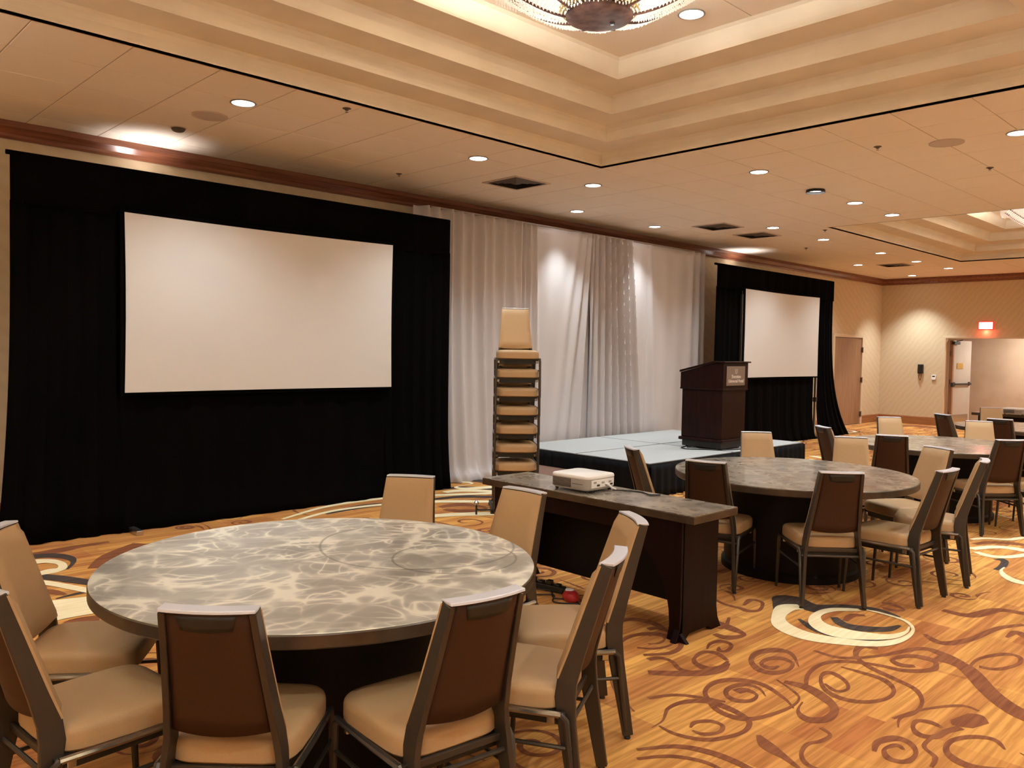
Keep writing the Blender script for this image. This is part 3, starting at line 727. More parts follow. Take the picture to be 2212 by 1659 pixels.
vent(12.45, 7.05, 'right of the two dark air vents side by side above the grey drapes')
vent(18.3, 7.05, 'farthest air vent, near the back corner of the room')
def grille_(x, y, label):
    t = empty('ceiling_speaker', (x, y, H)); tag(t, label, 'speaker', 'round ceiling speakers')
    MB().lathe([(.135, .001), (.15, 0), (.15, -.008), (.14, -.010), (.135, -.006)], 32).build('speaker_ring', M['grille'], t, smooth=True)
    MB().lathe([(.134, -.0055), (.08, -.0075), (.02, -.0085)], 32).build('speaker_mesh', M['grille'], t, smooth=True)
grille_(3.08, 7.03, 'round flush speaker beside the nearest downlight on the left')
grille_(8.19, 2.73, 'round flush speaker near the right edge of the photo')
def sprinkler(x, y, label, big=False):
    t = empty('smoke_detector' if big else 'sprinkler_head', (x, y, H)); tag(t, label, 'detector' if big else 'sprinkler', 'small ceiling devices')
    if big:
        MB().lathe([(.06, 0), (.062, -.012), (.05, -.03), (.03, -.038)], 24).build('housing', M['vent'], t, smooth=True)
        MB().lathe([(.064, .002), (.07, 0), (.068, -.006)], 24).build('flange', M['grille'], t, smooth=True)
    else:
        MB().lathe([(.035, 0), (.036, -.004), (.02, -.008), (.012, -.02)], 18).build('escutcheon', M['vent'], t, smooth=True)
        MB().lathe([(.004, -.018), (.004, -.03), (.014, -.032), (.014, -.034)], 12).build('deflector', M['steel'], t)
sprinkler(3.05, 7.64, 'dark round detector by the crown moulding above the large screen', True)
sprinkler(3.777, 5.95, 'small sprinkler head close under the tray edge on the left')
sprinkler(5.59, 7.70, 'small sprinkler head near the crown moulding at the large screen right end')
sprinkler(7.92, 3.25, 'small sprinkler head left of the round speaker on the right')
sprinkler(9.55, 2.75, 'small sprinkler head right of the round speaker, far side')
sprinkler(14.5, 7.2, 'small sprinkler head above the far projection screen')
sprinkler(12.6, 5.95, 'small sprinkler head at the corner of the far tray')

# ------------------------------------------------------------------ chandeliers
def chandelier(cx, cy, label):
    Z0 = 3.735
    t = empty('chandelier', (cx, cy, Z0)); tag(t, label, 'chandelier', 'bowl chandeliers of crystal strands')
    def prof(u):            # u 0..1 from plate to rim: radius, height
        r_ = .20 + .66 * u
        z = .03 + .36 * u ** 1.6
        return r_, z
    MB().lathe([(.02, -.012), (.15, -.014), (.195, -.008), (.207, .004), (.207, .022), (.19, .03)], 48).build('centre_plate', M['rust'], t, smooth=True)
    MB().lathe([(.012, -.024), (.016, -.018), (.016, -.012)], 12, (.09, -.03)).build('finial', M['dark'], t)
    MB().lathe([(.235, .032), (.25, .05), (.20, .07)], 48).build('gallery', M['brass'], t, smooth=True)
    nr = 10
    for k in range(nr):
        a = 2 * PI * k / nr + .35
        pts = []
        for q in range(13):
            u = q / 12
            r_, z = prof(u)
            tw = a + .10 * math.sin(u * PI)
            pts.append(((r_ - .03) * math.cos(tw), (r_ - .03) * math.sin(tw), z - .018))
        MB().tube([(.16 * math.cos(a), .16 * math.sin(a), .012)] + pts, [.007] + [.0085] * 13, 7).build('rib', M['rust'], t, smooth=True)
    # rim ring
    ring = MB()
    pr, pz = prof(1)
    rings = [[Vector(((pr + dr_) * math.cos(2 * PI * k / 64), (pr + dr_) * math.sin(2 * PI * k / 64), pz + dz)) for k in range(64)] for dr_, dz in ((-.012, -.01), (.012, -.01), (.012, .012), (-.012, .012), (-.012, -.01))]
    ring.rings(rings, cap=False).build('rim_ring', M['rust'], t)
    # glowing inner diffuser bowl
    MB().rings([[Vector(((prof(u)[0] - .02) * math.cos(2 * PI * k / 56), (prof(u)[0] - .02) * math.sin(2 * PI * k / 56), prof(u)[1] + .022)) for k in range(56)] for u in [q / 10 for q in range(11)]], cap=False).build('diffuser_bowl', M['bulbglass'], t, smooth=True)
    # crystal strands between the ribs: strings of faceted beads
    rnd = random.Random(5)
    for k in range(nr):
        mb = MB()
        a0 = 2 * PI * k / nr + .35; a1 = a0 + 2 * PI / nr
        for q in range(30):
            u = (q + .5) / 30
            r_, z = prof(u)
            tw = .10 * math.sin(u * PI)
            n = max(3, int(r_ * (a1 - a0) / .026))
            for i in range(n):
                f = (i + .5) / n
                a = a0 + tw + (a1 - a0) * f
                sag = -.016 * math.sin(PI * f) * (0.5 + u)
                p = Vector((r_ * math.cos(a), r_ * math.sin(a), z + sag + rnd.uniform(-.003, .003)))
                s_ = rnd.uniform(.0065, .0095)
                v = [mb.bm.verts.new(p + Vector(d) * s_) for d in ((1, 0, 0), (0, 1, 0), (-1, 0, 0), (0, -1, 0), (0, 0, 1), (0, 0, -1.6))]
                for x_, y_ in ((0, 1), (1, 2), (2, 3), (3, 0)):
                    mb.bm.faces.new((v[x_], v[y_], v[4])); mb.bm.faces.new((v[y_], v[x_], v[5]))
        tag(mb.build('crystal_strands', M['crystal'], t), kind='stuff')
    # scalloped fringe hanging outside the rim
    mb = MB()
    for q in range(220):
        a = 2 * PI * q / 220
        n = 2 + int(2.4 * abs(math.sin(a * nr / 2 + .2)))
        for i in range(n):
            p = Vector(((pr + .018) * math.cos(a), (pr + .018) * math.sin(a), pz - .012 - i * .018))
            v = [mb.bm.verts.new(p + Vector(d) * .008) for d in ((1, 0, 0), (0, 1, 0), (-1, 0, 0), (0, -1, 0), (0, 0, 1), (0, 0, -1.6))]
            for x_, y_ in ((0, 1), (1, 2), (2, 3), (3, 0)):
                mb.bm.faces.new((v[x_], v[y_], v[4])); mb.bm.faces.new((v[y_], v[x_], v[5]))
    tag(mb.build('bead_fringe', M['crystal'], t), kind='stuff')
    MB().tube([(0, 0, .05), (0, 0, ZS[4] + H - Z0)], .014).lathe([(.09, ZS[4] + H - Z0 - .03), (.10, ZS[4] + H - Z0)], 20).build('stem', M['rust'], t)
    # bulbs
    for k in range(6):
        a = 2 * PI * k / 6
        ld = bpy.data.lights.new('bulb', 'POINT'); ld.energy = CHAND_W / 18; ld.color = CHAND_COL; ld.shadow_soft_size = .04
        lo = bpy.data.objects.new('bulb', ld); lo.location = (cx + .62 * math.cos(a), cy + .62 * math.sin(a), Z0 + .40); col.objects.link(lo)
    for k in range(4):  # added fill lights floating below the bowl to light its plate
        a = 2 * PI * k / 4 + .4
        ld = bpy.data.lights.new('fill_low', 'POINT'); ld.energy = CHAND_W / 60; ld.color = CHAND_COL; ld.shadow_soft_size = .08
        lo = bpy.data.objects.new('fill_low', ld); lo.location = (cx + .35 * math.cos(a), cy + .35 * math.sin(a), Z0 - .12); col.objects.link(lo)
chandelier(3.9, 3.32, 'glowing crystal bowl chandelier with round bronze centre plate, at top of photo')
chandelier(15.45, 3.35, 'far crystal chandelier in the second ceiling tray, at the right edge')

# ------------------------------------------------------------------ projection screens and black drapes
def drape(name, x0, x1, z0, z1, y, m, parent, folds, amp=.035, flare=(0, 0), seed=1, nz=14, ztop=None):
    rnd = random.Random(seed)
    ph = [rnd.uniform(0, 6.3) for _ in range(4)]
    n = max(24, int((x1 - x0) * 34))
    def fn(u, v):
        z = z0 + (z1 - z0) * v
        t = 1 - (z - 0) / 3.3
        x = x0 + (x1 - x0) * u
        x += flare[0] * (1 - u) * max(0, 1 - v) ** 3 + flare[1] * u * max(0, 1 - v) ** 3
        a = amp * (0.55 + .6 * t)
        yy = y + a * math.sin(2 * PI * folds * u + ph[0] + .5 * math.sin(3 * u + ph[1])) + a * .4 * math.sin(2 * PI * folds * 2.3 * u + ph[2]) - .10 * max(0, 1 - v) ** 6 * (1 if z0 < .05 else 0)
        return Vector((x, yy, z))
    return MB().grid(fn, n, nz).build(name, m, parent, smooth=True, solid=.006)

def screen_kit(x0, x1, sx0, sx1, sz0, sz1, y, slab, dlab, gap=False, right_fl=.1, left_fl=-.1):
    t = empty('drape_surround', ((x0 + x1) / 2, y, 0)); tag(t, dlab, 'curtain', 'black drape surrounds of the screens')
    def loc(o):
        o.location = (-(x0 + x1) / 2, -y, 0); return o
    loc(drape('valance', x0, x1, sz1 - .03, 3.24, y, M['black'], t, (x1 - x0) * 2.6, .018, seed=3, nz=4))
    loc(drape('side_drape', x0, sx0 + .04, 0.004, sz1, y + .012, M['black'], t, 5, .018, (left_fl, 0), seed=4))
    loc(drape('side_drape', sx1 + (.12 if gap else -.04), x1, 0.004, sz1, y + .012, M['black'], t, 5, .018, (0, right_fl), seed=5))
    loc(drape('skirt_drape', sx0 - .02, sx1 + (-.02 if gap else .02), 0.004, sz0 + .03, y + .006, M['black'], t, (sx1 - sx0) * 2.8, .012, seed=6))
    if gap:
        loc(drape('back_drape', sx1 - .1, sx1 + .2, sz0 - .02, 3.2, y + .06, M['black'], t, 2, .01, seed=7))
    loc(MB().tube([(x0 - .02, y + .05, 3.235), (x1 + .02, y + .05, 3.235)], .02).build('top_rail', M['black'], t))
    s = empty('projection_screen', ((sx0 + sx1) / 2, y, 0)); tag(s, slab, 'screen', 'white projection screens')
    cx = (sx0 + sx1) / 2
    hw = (sx1 - sx0) / 2
    def fn(u, v):
        # snapped fabric pulled in slightly between its corners
        x = -hw + 2 * hw * u; z = sz0 + (sz1 - sz0) * v
        x += (.010 * math.sin(PI * v)) * (1 if u < .5 else -1) * abs(2 * u - 1) ** 3
        z += (-.012 if v > .5 else .004) * math.sin(PI * u) * abs(2 * v - 1) ** 3
        return Vector((x, -.075 - .01 * math.sin(PI * v) * math.sin(PI * u), z))
    MB().grid(fn, 24, 16).build('screen_surface', M['screen'], s, solid=.003)
    e = .03
    MB().box(-hw - e, -.062, sz0 - e, hw + e, -.035, sz0 + .02).box(-hw - e, -.062, sz1 - .02, hw + e, -.035, sz1 + e).box(-hw - e, -.062, sz0 + .02, -hw + .02, -.035, sz1 - .02).box(hw - .02, -.062, sz0 + .02, hw + e, -.035, sz1 - .02).build('screen_frame', M['screenedge'], s)
    for sg in (-1, 1):
        lx = sg * (hw + (.03 if gap else -.05))
        yy = .045 if not gap else -.03
        lg = MB().box(lx - .025, yy - .02, .02, lx + .025, yy + .02, sz1 - .1).build('leg', M['alu'] if gap else M['dark'], s)
        ft = MB().box(lx - .03, -.30, .0, lx + .03, .30, .045).build('foot', M['alu'] if sg < 0 else M['dark'], lg, bevel=.006)
        if gap:
            MB().box(lx - .035, yy - .03, .75, lx + .035, yy + .03, .84).build('knob', M['dark'], lg)
    return t, s
screen_kit(1.70, 6.34, 2.56, 5.44, 1.25, 2.845, 7.67, 'large blank white projection screen on the left', 'wide black drapes framing the large left projection screen', left_fl=-.13, right_fl=-.02)
screen_kit(12.28, 16.72, 13.08, 15.95, 1.27, 2.855, 7.67, 'small far blank projection screen behind the lectern', 'black drapes framing the far projection screen behind the lectern', gap=True, left_fl=-.05, right_fl=.75)

# ------------------------------------------------------------------ grey stage drapes
def grey(x0, x1, z0, lab, gauss, seed, amp=.012, k=6, front=0.0, flare=(0, 0)):
    """gauss: fold ridges (x at the top, x at the bottom, width, depth)"""
    rnd = random.Random(seed); p1, p2 = rnd.uniform(0, 6), rnd.uniform(0, 6)
    zt = 3.46
    n = int((x1 - x0) * 75)
    def fn(u, v):
        z = z0 + (zt - z0) * v
        t = 1 - v
        x = x0 + (x1 - x0) * u
        x += flare[0] * (1 - u) * t ** 2 + flare[1] * u * t ** 2
        yy = 8.17 + amp * math.sin(k * 2 * PI * u + p1) + amp * .5 * math.sin(k * 4.7 * PI * u + p2 + t)
        for (xt, xb, w_, a_) in gauss:
            xc = xt + (xb - xt) * t
            ww = w_ * (0.75 + .6 * t)
            yy -= a_ * 1.35 * math.exp(-((x - xc) / ww) ** 2)
        yy -= front * t ** 2.5
        if z0 < .1 and v < .035:
            yy -= (0.035 - v) * 3.0 + .02 * math.sin(40 * u)
        return Vector((x, yy, z))
    o = MB().grid(fn, n, 40).build('stage_drape', M['grey'], None, smooth=True, solid=.004)
    # re-seat the origin at the drape's foot
    c_ = Vector(((x0 + x1) / 2, 8.17, z0))
    o.data.transform(Matrix.Translation(-c_)); o.location = c_
    tag(o, lab, 'curtain', 'grey satin stage drapes')
    return o
rg = random.Random(21)
grey(6.15, 8.03, .006, 'left grey satin drape with regular pleats beside the black drapes',
     [(6.3 + i * .19, 6.25 + i * .20, .045 + .02 * rg.random(), .065 + .045 * rg.random()) for i in range(9)] + [(7.93, 7.9, .05, .09)], 1, amp=.01, front=.16, flare=(-.1, -.12))
grey(7.99, 9.50, .006, 'bright smooth grey drape panel behind the stack of chairs',
     [(8.06, 8.02, .03, .06), (8.17, 8.2, .03, .05), (8.30, 8.4, .035, .04), (9.36, 8.9, .05, .05), (9.43, 9.2, .045, .07), (9.2, 8.65, .08, .035)], 2, amp=.008, k=2)
grey(9.46, 10.95, .006, 'grey drape gathered into deep vertical folds behind the stage',
     [(9.50, 9.44, .03, .07), (9.58, 9.62, .028, .08), (9.70, 9.80, .03, .09), (9.84, 9.98, .03, .10), (9.98, 10.18, .03, .09), (10.12, 10.36, .035, .10), (10.28, 10.55, .035, .08), (10.44, 10.80, .05, .07)], 3, amp=.005, k=3)
grey(10.90, 12.62, .006, 'flat dim grey drape panel left of the far screen, behind the lectern',
     [(12.2, 12.1, .08, .04), (12.4, 12.4, .06, .05), (12.55, 12.6, .05, .05), (11.0, 11.2, .07, .03)], 4, amp=.008, k=2)
pp = MB().tube([(6.45, 8.21, 3.475), (12.65, 8.21, 3.475)], .022).build('drape_pipe', M['alu'])
pp.data.transform(Matrix.Translation((-9.4, -8.21, -3.475))); pp.location = (9.4, 8.21, 3.475)
for px_ in (6.62, 12.68):
    MB().tube([(px_ - 9.4, 0, -3.46), (px_ - 9.4, 0, 0)], .022).lathe([(.2, -3.475), (.2, -3.465)], 20, (px_ - 9.4, 0)).build('upright', M['dark'], pp)
tag(pp, 'metal pipe under the crown moulding carrying the grey stage drapes', 'curtain rail')

# hidden up-lights the event crew left behind the drapes
for x, y in ((3.05, 8.2), (14.2, 8.2)):
    f = empty('uplight', (x, y + .12, 3.0)); tag(f, 'small uplight behind the ' + ('large' if x < 5 else 'far') + ' screen washing the ceiling edge', 'light')
    MB().lathe([(.05, 0), (.055, .02), (.055, .10), (.05, .11)], 18).build('lamp_can', M['dark'], f)
    MB().lathe([(.045, .1105), (.044, .113)], 18).build('lens', M['lamp'], f)
    MB().tube([(0, 0, .02), (0, .28, .02), (0, .36, .02)], .01).build('bracket', M['dark'], f)
    ld = bpy.data.lights.new('uplight_lamp', 'SPOT'); ld.energy = 8.5; ld.color = (1, .95, .93); ld.spot_size = R(110); ld.spot_blend = .9; ld.shadow_soft_size = .05
    lo = bpy.data.objects.new('uplight_lamp', ld); lo.location = (x, y + .12, 3.13); lo.rotation_euler = (PI, 0, 0); col.objects.link(lo)

# ------------------------------------------------------------------ stage
st = empty('stage', (9.6, 6.83, 0)); tag(st, 'low black-skirted stage with light grey deck panels in front of the grey drapes', 'stage')
SX0, SX1, SY0, SY1, SZ = 7.71, 11.50, 5.65, 7.98, .40
xsn = [SX0, 9.55, SX1 - 0.0]
for i in range(2):
    for j in range(2):
        y0 = SY0 + j * 1.165; y1 = y0 + 1.165
        MB().box(xsn[i] + .022 - 9.6, y0 + .022 - 6.83, SZ - .035, xsn[i + 1] - .022 - 9.6, y1 - .022 - 6.83, SZ).build('deck_panel', M['stage'], st, bevel=.004)
        MB().box(xsn[i] - 9.6, y0 - 6.83, SZ - .045, xsn[i + 1] - 9.6, y1 - 6.83, SZ - .008).build('panel_frame', M['dark'], st)
        if True:
            for lx in (xsn[i] + .15, xsn[i + 1] - .15):
                for ly in (y0 + .12, y1 - .12):
                    MB().tube([(lx - 9.6, ly - 6.83, 0), (lx - 9.6, ly - 6.83, SZ - .04)], .02).build('leg', M['dark'], st)
def skirt(p0, p1, n, seed):
    p0 = Vector(p0); p1 = Vector(p1); d = p1 - p0; nn = Vector((d.y, -d.x)).normalized()
    rnd = random.Random(seed)
    def fn(u, v):
        z = .004 + (SZ - .025) * v
        a = .012 + .02 * (1 - v)
        q = p0 + d * u + nn * (.012 + a * (1 + math.sin(u * n * 2 * PI)) * .5 + .004 * math.sin(u * n * 5.1))
        return Vector((q.x - 9.6, q.y - 6.83, z))
    MB().grid(fn, n * 8, 5).build('skirt', M['skirt'], st, smooth=True, solid=.003)
skirt((SX0, SY0), (SX1, SY0), 26, 1)
skirt((SX0, SY1), (SX0, SY0), 17, 2)
skirt((SX1, SY0), (SX1, SY1), 17, 3)
# step unit at the stage's left side
su = empty('stage_step', (7.40, 6.95, 0)); tag(su, 'low brown-topped step box against the left side of the stage', 'step')
MB().box(-.26, -.5, 0, .26, .5, .17).build('step_body', M['dark'], su, bevel=.006)
MB().box(-.27, -.51, .17, .27, .51, .195).build('tread', M['brown_carpet'], su, bevel=.005)

# ------------------------------------------------------------------ lectern on the stage
lx0, lx1, ly0, ly1 = 9.50, 10.13, 5.81, 6.48
lc = empty('lectern', ((lx0 + lx1) / 2, (ly0 + ly1) / 2, SZ)); tag(lc, 'dark mahogany lectern with a hotel plaque, standing on the stage', 'lectern')
hw, hd = (lx1 - lx0) / 2, (ly1 - ly0) / 2
MB().box(-hw + .03, -hd + .03, 0.02, hw - .03, hd - .03, .10).build('plinth', M['dark'], lc, bevel=.004)
MB().box(-hw - .01, -hd - .01, .10, hw + .01, hd + .01, .145).build('base_moulding', M['lect'], lc, bevel=.012)
MB().box(-hw + .02, -hd + .02, .145, hw - .02, hd - .02, .80).build('cabinet', M['lect'], lc, bevel=.006)
MB().box(-hw - .005, -hd - .005, .80, hw + .005, hd + .005, .825).build('mid_moulding', M['lect'], lc, bevel=.008)
# head: side profile slopes down towards the speaker (+y)
MB().prism([(-hd + .0, .825), (hd - .0, .825), (hd, 1.03), (-hd + .12, 1.17), (-hd, 1.17)], -hw, hw, lambda a, b, h: Vector((h, a, b))).build('head', M['lect'], lc, bevel=.006)
MB().prism([(-hd - .03, 1.171), (-hd + .13, 1.171), (-hd + .13, 1.19), (-hd - .03, 1.19)], -hw - .025, hw + .025, lambda a, b, h: Vector((h, a, b))).build('top_ledge', M['lect'], lc, bevel=.005)
for sg in (-1, 1):
    MB().prism([(-hd + .11, 1.172), (hd + .01, 1.032), (hd + .01, 1.06), (-hd + .11, 1.20)], sg * hw - .012, sg * hw + .012, lambda a, b, h: Vector((h, a, b))).build('side_rail', M['lect'], lc)
for sx in (-1, 1):
    for sy in (-1, 1):
        MB().lathe([(.02, 0), (.022, .008), (.018, .02)], 12, (sx * (hw - .08), sy * (hd - .08))).build('caster', M['steel'], lc)
pl = MB().box(-.245, -hd - .012, .865, .215, -hd - .0005, 1.125).build('plaque', M['plaque'], lc, bevel=.004)
def text(s, size, m, parent, loc, rotm, name='lettering', ext=.002, align='CENTER', bold=0.0, sx=1.0):
    cu = bpy.data.curves.new(name, 'FONT'); cu.body = s; cu.size = size; cu.align_x = align; cu.align_y = 'CENTER'; cu.extrude = ext; cu.offset = bold
    ob = bpy.data.objects.new('tmp', cu); col.objects.link(ob)
    bpy.context.view_layer.update()
    me = bpy.data.meshes.new_from_object(ob)
    bpy.data.objects.remove(ob)
    me.transform(Matrix.Scale(sx, 4, (1, 0, 0))); me.transform(rotm); me.transform(Matrix.Translation(loc))
    me.materials.clear(); me.materials.append(m)
    o = bpy.data.objects.new(name, me); col.objects.link(o); o.parent = parent
    return o
rX = Matrix.Rotation(R(90), 4, 'X')
text('Sheraton', .066, M['letter'], pl, (-.015, -hd - .014, .985), rX, bold=.0012)
text('Universal Hotel', .060, M['letter'], pl, (-.015, -hd - .014, .925), rX, bold=.0012)
em = MB()
for k in range(9):   # laurel-like wreath emblem with a dot
    for sg in (-1, 1):
        a = -PI / 2 + sg * (.25 + k * .27)
        em.box(-.015 + .026 * math.cos(a) - .004, -hd - .015, 1.062 + .034 * math.sin(a) - .004, -.015 + .026 * math.cos(a) + .004, -hd - .0125, 1.062 + .034 * math.sin(a) + .004)
em.tube([(-.015 + .008, -hd - .014, 1.074), (-.015 - .006, -hd - .014, 1.071), (-.015 + .006, -hd - .014, 1.057), (-.015 - .008, -hd - .014, 1.052)], .003, 6)
em.build('emblem', M['letter'], pl)
ca = MB().tube(spline([(9.47, 6.35, SZ + .012), (9.34, 6.33, SZ + .008), (9.28, 6.20, SZ + .008), (9.40, 6.05, SZ + .008), (9.52, 5.90, SZ + .008), (9.75, 5.76, SZ + .008), (10.1, 5.74, SZ + .008)], 6), .008, 6).tube(spline([(9.47, 6.2, SZ + .02), (9.36, 6.16, SZ + .03), (9.38, 6.26, SZ + .02)], 6), .012, 6).build('lectern_cable', M['dark'])
ca.data.transform(Matrix.Translation((-9.3, -6.3, -SZ))); ca.location = (9.3, 6.3, SZ)
tag(ca, 'black cables lying on the grey stage deck around the lectern foot', 'cable')

# ------------------------------------------------------------------ round tables
RT = .914
tb0 = empty('round_table')
MB().lathe([(RT - .03, .706), (RT - .006, .706), (RT, .712), (RT, .752), (RT - .004, .757)], 128).build('table_edge', M['rim'], tb0, smooth=True)
MB().lathe([(RT - .003, .7575), (RT - .004, .7600), (RT - .25, .7602), (.02, .7602)], 128).build('tabletop', M['top'], tb0)
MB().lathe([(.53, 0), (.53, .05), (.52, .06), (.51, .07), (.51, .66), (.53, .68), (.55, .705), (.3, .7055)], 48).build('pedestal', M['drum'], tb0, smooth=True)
tables = [(1.859, 3.076, 'nearest round table with a bright swirled top, at lower left'),
          (6.106, 3.087, 'second round table, right of the long console table'),
          (9.47, 3.10, 'third round table, behind the second one, right side'),
          (12.85, 3.10, 'farthest round table, mostly hidden at the right edge')]
for i, (x, y, lb) in enumerate(tables):
    t = tb0 if i == 0 else copy_tree(tb0)
    t.location = (x, y, 0); t.rotation_euler.z = (0, 1.3, 2.2, .7)[i]
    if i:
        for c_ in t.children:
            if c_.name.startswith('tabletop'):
                c_.data = c_.data.copy(); c_.data.materials[0] = M['top_brown_dim']  # farther tops: less light put into the laminate colour
    tag(t, lb, 'table', 'round banquet tables with swirled tops')

# ------------------------------------------------------------------ banquet chair (front = +y, origin under the seat)
def make_chair():
    t = empty('banquet_chair')
    # seat cushion, waterfall front
    def cush(u, v):
        pass
    out = []
    fr, rr_ = .225, .205
    for k in range(28):
        a = 2 * PI * k / 28
        cx_, sy_ = math.cos(a), math.sin(a)
        e = 5.0
        px_ = abs(cx_) ** (2 / e) * (1 if cx_ > 0 else -1); py_ = abs(sy_) ** (2 / e) * (1 if sy_ > 0 else -1)
        yy = .02 + py_ * .225
        ww = rr_ + (fr - rr_) * (yy + .2) / .44
        out.append((px_ * ww, yy))
    def ring(s_, z, dz=0):
        return [Vector((p[0] * s_, .02 + (p[1] - .02) * s_, z)) for p in out]
    MB().rings([ring(.97, .392), ring(1.0, .400), ring(1.0, .444), ring(.985, .460), ring(.94, .472), ring(.8, .479), ring(.4, .482)]).build('seat', M['fabric'], t, smooth=True)
    # side frames: tube from front foot, along the seat, to the rear brace foot
    for sg in (-1, 1):
        fl = MB().tube([(sg * .218, .215, .392), (sg * .222, .225, .36), (sg * .226, .245, .0)], [.013, .013, .010], 8).build('leg', M['metal'], t, smooth=True)
        MB().tube([(sg * .222, .22, .388), (sg * .222, .0, .388), (sg * .214, -.205, .388)], .012, 8).build('seat_rail', M['rail'], t, smooth=True)
        MB().tube([(sg * .213, -.20, .388), (sg * .212, -.222, .37), (sg * .208, -.262, .03)], [.013, .013, .010], 8).build('brace', M['metal'], t, smooth=True)
        MB().tube([(sg * .224, .235, .27), (sg * .211, -.245, .27)], .008, 6).build('stretcher', M['metal'], t, smooth=True)
        # flat bent rail: back upright and rear leg in one, widest at the bend
        cl = [(-.345, .925, .046, .132), (-.30, .78, .054, .142), (-.245, .60, .062, .157), (-.215, .50, .074, .167), (-.210, .44, .078, .174), (-.222, .34, .066, .184), (-.275, .012, .046, .205)]
        rings = []
        for i, (yc, z, wd, xo) in enumerate(cl):
            a = cl[max(i - 1, 0)]; b = cl[min(i + 1, len(cl) - 1)]
            d = Vector((0, b[0] - a[0], b[1] - a[1])).normalized(); n = Vector((0, -d.z, d.y))
            c_ = Vector((sg * xo, yc, z)); th = Vector((.011, 0, 0))
            rings.append([c_ + n * wd / 2 + th, c_ + n * wd / 2 - th, c_ - n * wd / 2 - th, c_ - n * wd / 2 + th])
        rl = MB().rings(rings).build('leg', M['metal'], t, bevel=.004)
        MB().lathe([(.014, 0), (.015, .004), (.012, .012)], 10, (sg * .208, -.272)).build('glide', M['dark'], rl)
    # aprons and cross bars
    MB().box(-.205, -.215, .368, .205, -.20, .393).build('rear_apron', M['metal'], t, bevel=.003)
    MB().box(-.205, .19, .372, .205, .205, .392).box(-.182, -.185, .338, .182, .190, .391).build('seat_pan_shade', M['dark'], t)  # front bar, and a deep dark box painting in the shade under the seat
    MB().tube([(-.205, -.232, .345), (.205, -.232, .345)], .009, 8).build('cross_bar', M['metal'], t, smooth=True)
    # back: wooden rear panel and padded front, both bowed backwards
    def line(z):      # centre line of the uprights
        for a, b in zip(cl, cl[1:]):
            if b[1] <= z <= a[1]:
                f = (z - b[1]) / (a[1] - b[1]); return b[0] + (a[0] - b[0]) * f, b[3] + (a[3] - b[3]) * f
        return cl[0][0], cl[0][3]
    def halfw(z):
        for a, b in zip(cl, cl[1:]):
            if b[1] <= z <= a[1]:
                f = (z - b[1]) / (a[1] - b[1]); return (b[2] + (a[2] - b[2]) * f) / 2
        return cl[0][2] / 2
    def panel(zb, zt_, off, thick, inset, bow):
        def fn(u, v):
            z = zb + (zt_ - zb) * v
            yc, xo = line(min(z, .925))
            if z > .925: yc -= (z - .925) * .3
            xw = (xo - inset)
            x = (2 * u - 1) * xw
            b = bow * (1 - (2 * u - 1) ** 2)
            zz = z - (.012 * (1 - (2 * u - 1) ** 2) if v < .02 else 0)
            return Vector((x, yc + off - b, zz))
        return fn
    f1 = panel(.520, .922, -.014, 0, .010, .020); f2 = panel(.495, .922, -.006, 0, .010, .016)
    mb = MB(); mb.grid(f1, 12, 8)
    mb.build('back_panel', M['backwood'], t, smooth=True, solid=.008)
    # cushion, thicker in the middle
    def pad(u, v):
        p = panel(.505, .920, .004, 0, -.012, .006)(u, v)
        p.y += halfw(p.z)
        e = min(u, 1 - u) * 12; e2 = min(v, 1 - v) * 12
        p.y += .020 * min(1, e) ** .5 * min(1, e2) ** .5
        return p
    mb = MB()
    nu, nv = 14, 12
    front = [[mb.bm.verts.new(pad(i / nu, j / nv)) for i in range(nu + 1)] for j in range(nv + 1)]
    bp0 = panel(.505, .920, -.004, 0, -.012, .010)
    def bp_(u, v):
        p = bp0(u, v); p.y += halfw(p.z); return p
    back = [[mb.bm.verts.new(bp_(i / nu, j / nv)) for i in range(nu + 1)] for j in range(nv + 1)]
    for j in range(nv):
        for i in range(nu):
            mb.bm.faces.new((front[j][i], front[j][i + 1], front[j + 1][i + 1], front[j + 1][i]))
            mb.bm.faces.new((back[j][i], back[j + 1][i], back[j + 1][i + 1], back[j][i + 1]))
    for j in range(nv):
        mb.bm.faces.new((front[j][0], front[j + 1][0], back[j + 1][0], back[j][0]))
        mb.bm.faces.new((front[j][nu], back[j][nu], back[j + 1][nu], front[j + 1][nu]))
    for i in range(nu):
        mb.bm.faces.new((front[0][i], back[0][i], back[0][i + 1], front[0][i + 1]))
        mb.bm.faces.new((front[nv][i], front[nv][i + 1], back[nv][i + 1], back[nv][i]))
    mb.build('backrest', M['fabric'], t, smooth=True)
    # bright metal cap along the top, bowed like the back
    rings = []
    for q in range(13):
        u = q / 12; x = (2 * u - 1) * .142; b = .018 * (1 - (2 * u - 1) ** 2)
        y_ = -.350 - b
        rings.append([Vector((x, y_ - .020, .922)), Vector((x, y_ + .036, .924)), Vector((x, y_ + .034, .933)), Vector((x, y_ - .018, .932))])
    MB().rings(rings).build('top_cap', M['cap'], t, bevel=.002)
    # hand hold in the back panel: dark sheet on the surface, painting the shade of its recess
    def hh(u, v):
        x = (2 * u - 1) * (.088 - .012 * (1 - v)); z = .868 + .045 * v - (.006 * (1 - (2 * u - 1) ** 2) if v < .1 else 0)
        yc, _ = line(z)
        return Vector((x, yc - .0195 - .0195 * (1 - (x / .14) ** 2), z))
    MB().grid(hh, 10, 3).build('hand_hold', M['dark'], t, smooth=True, solid=.002)
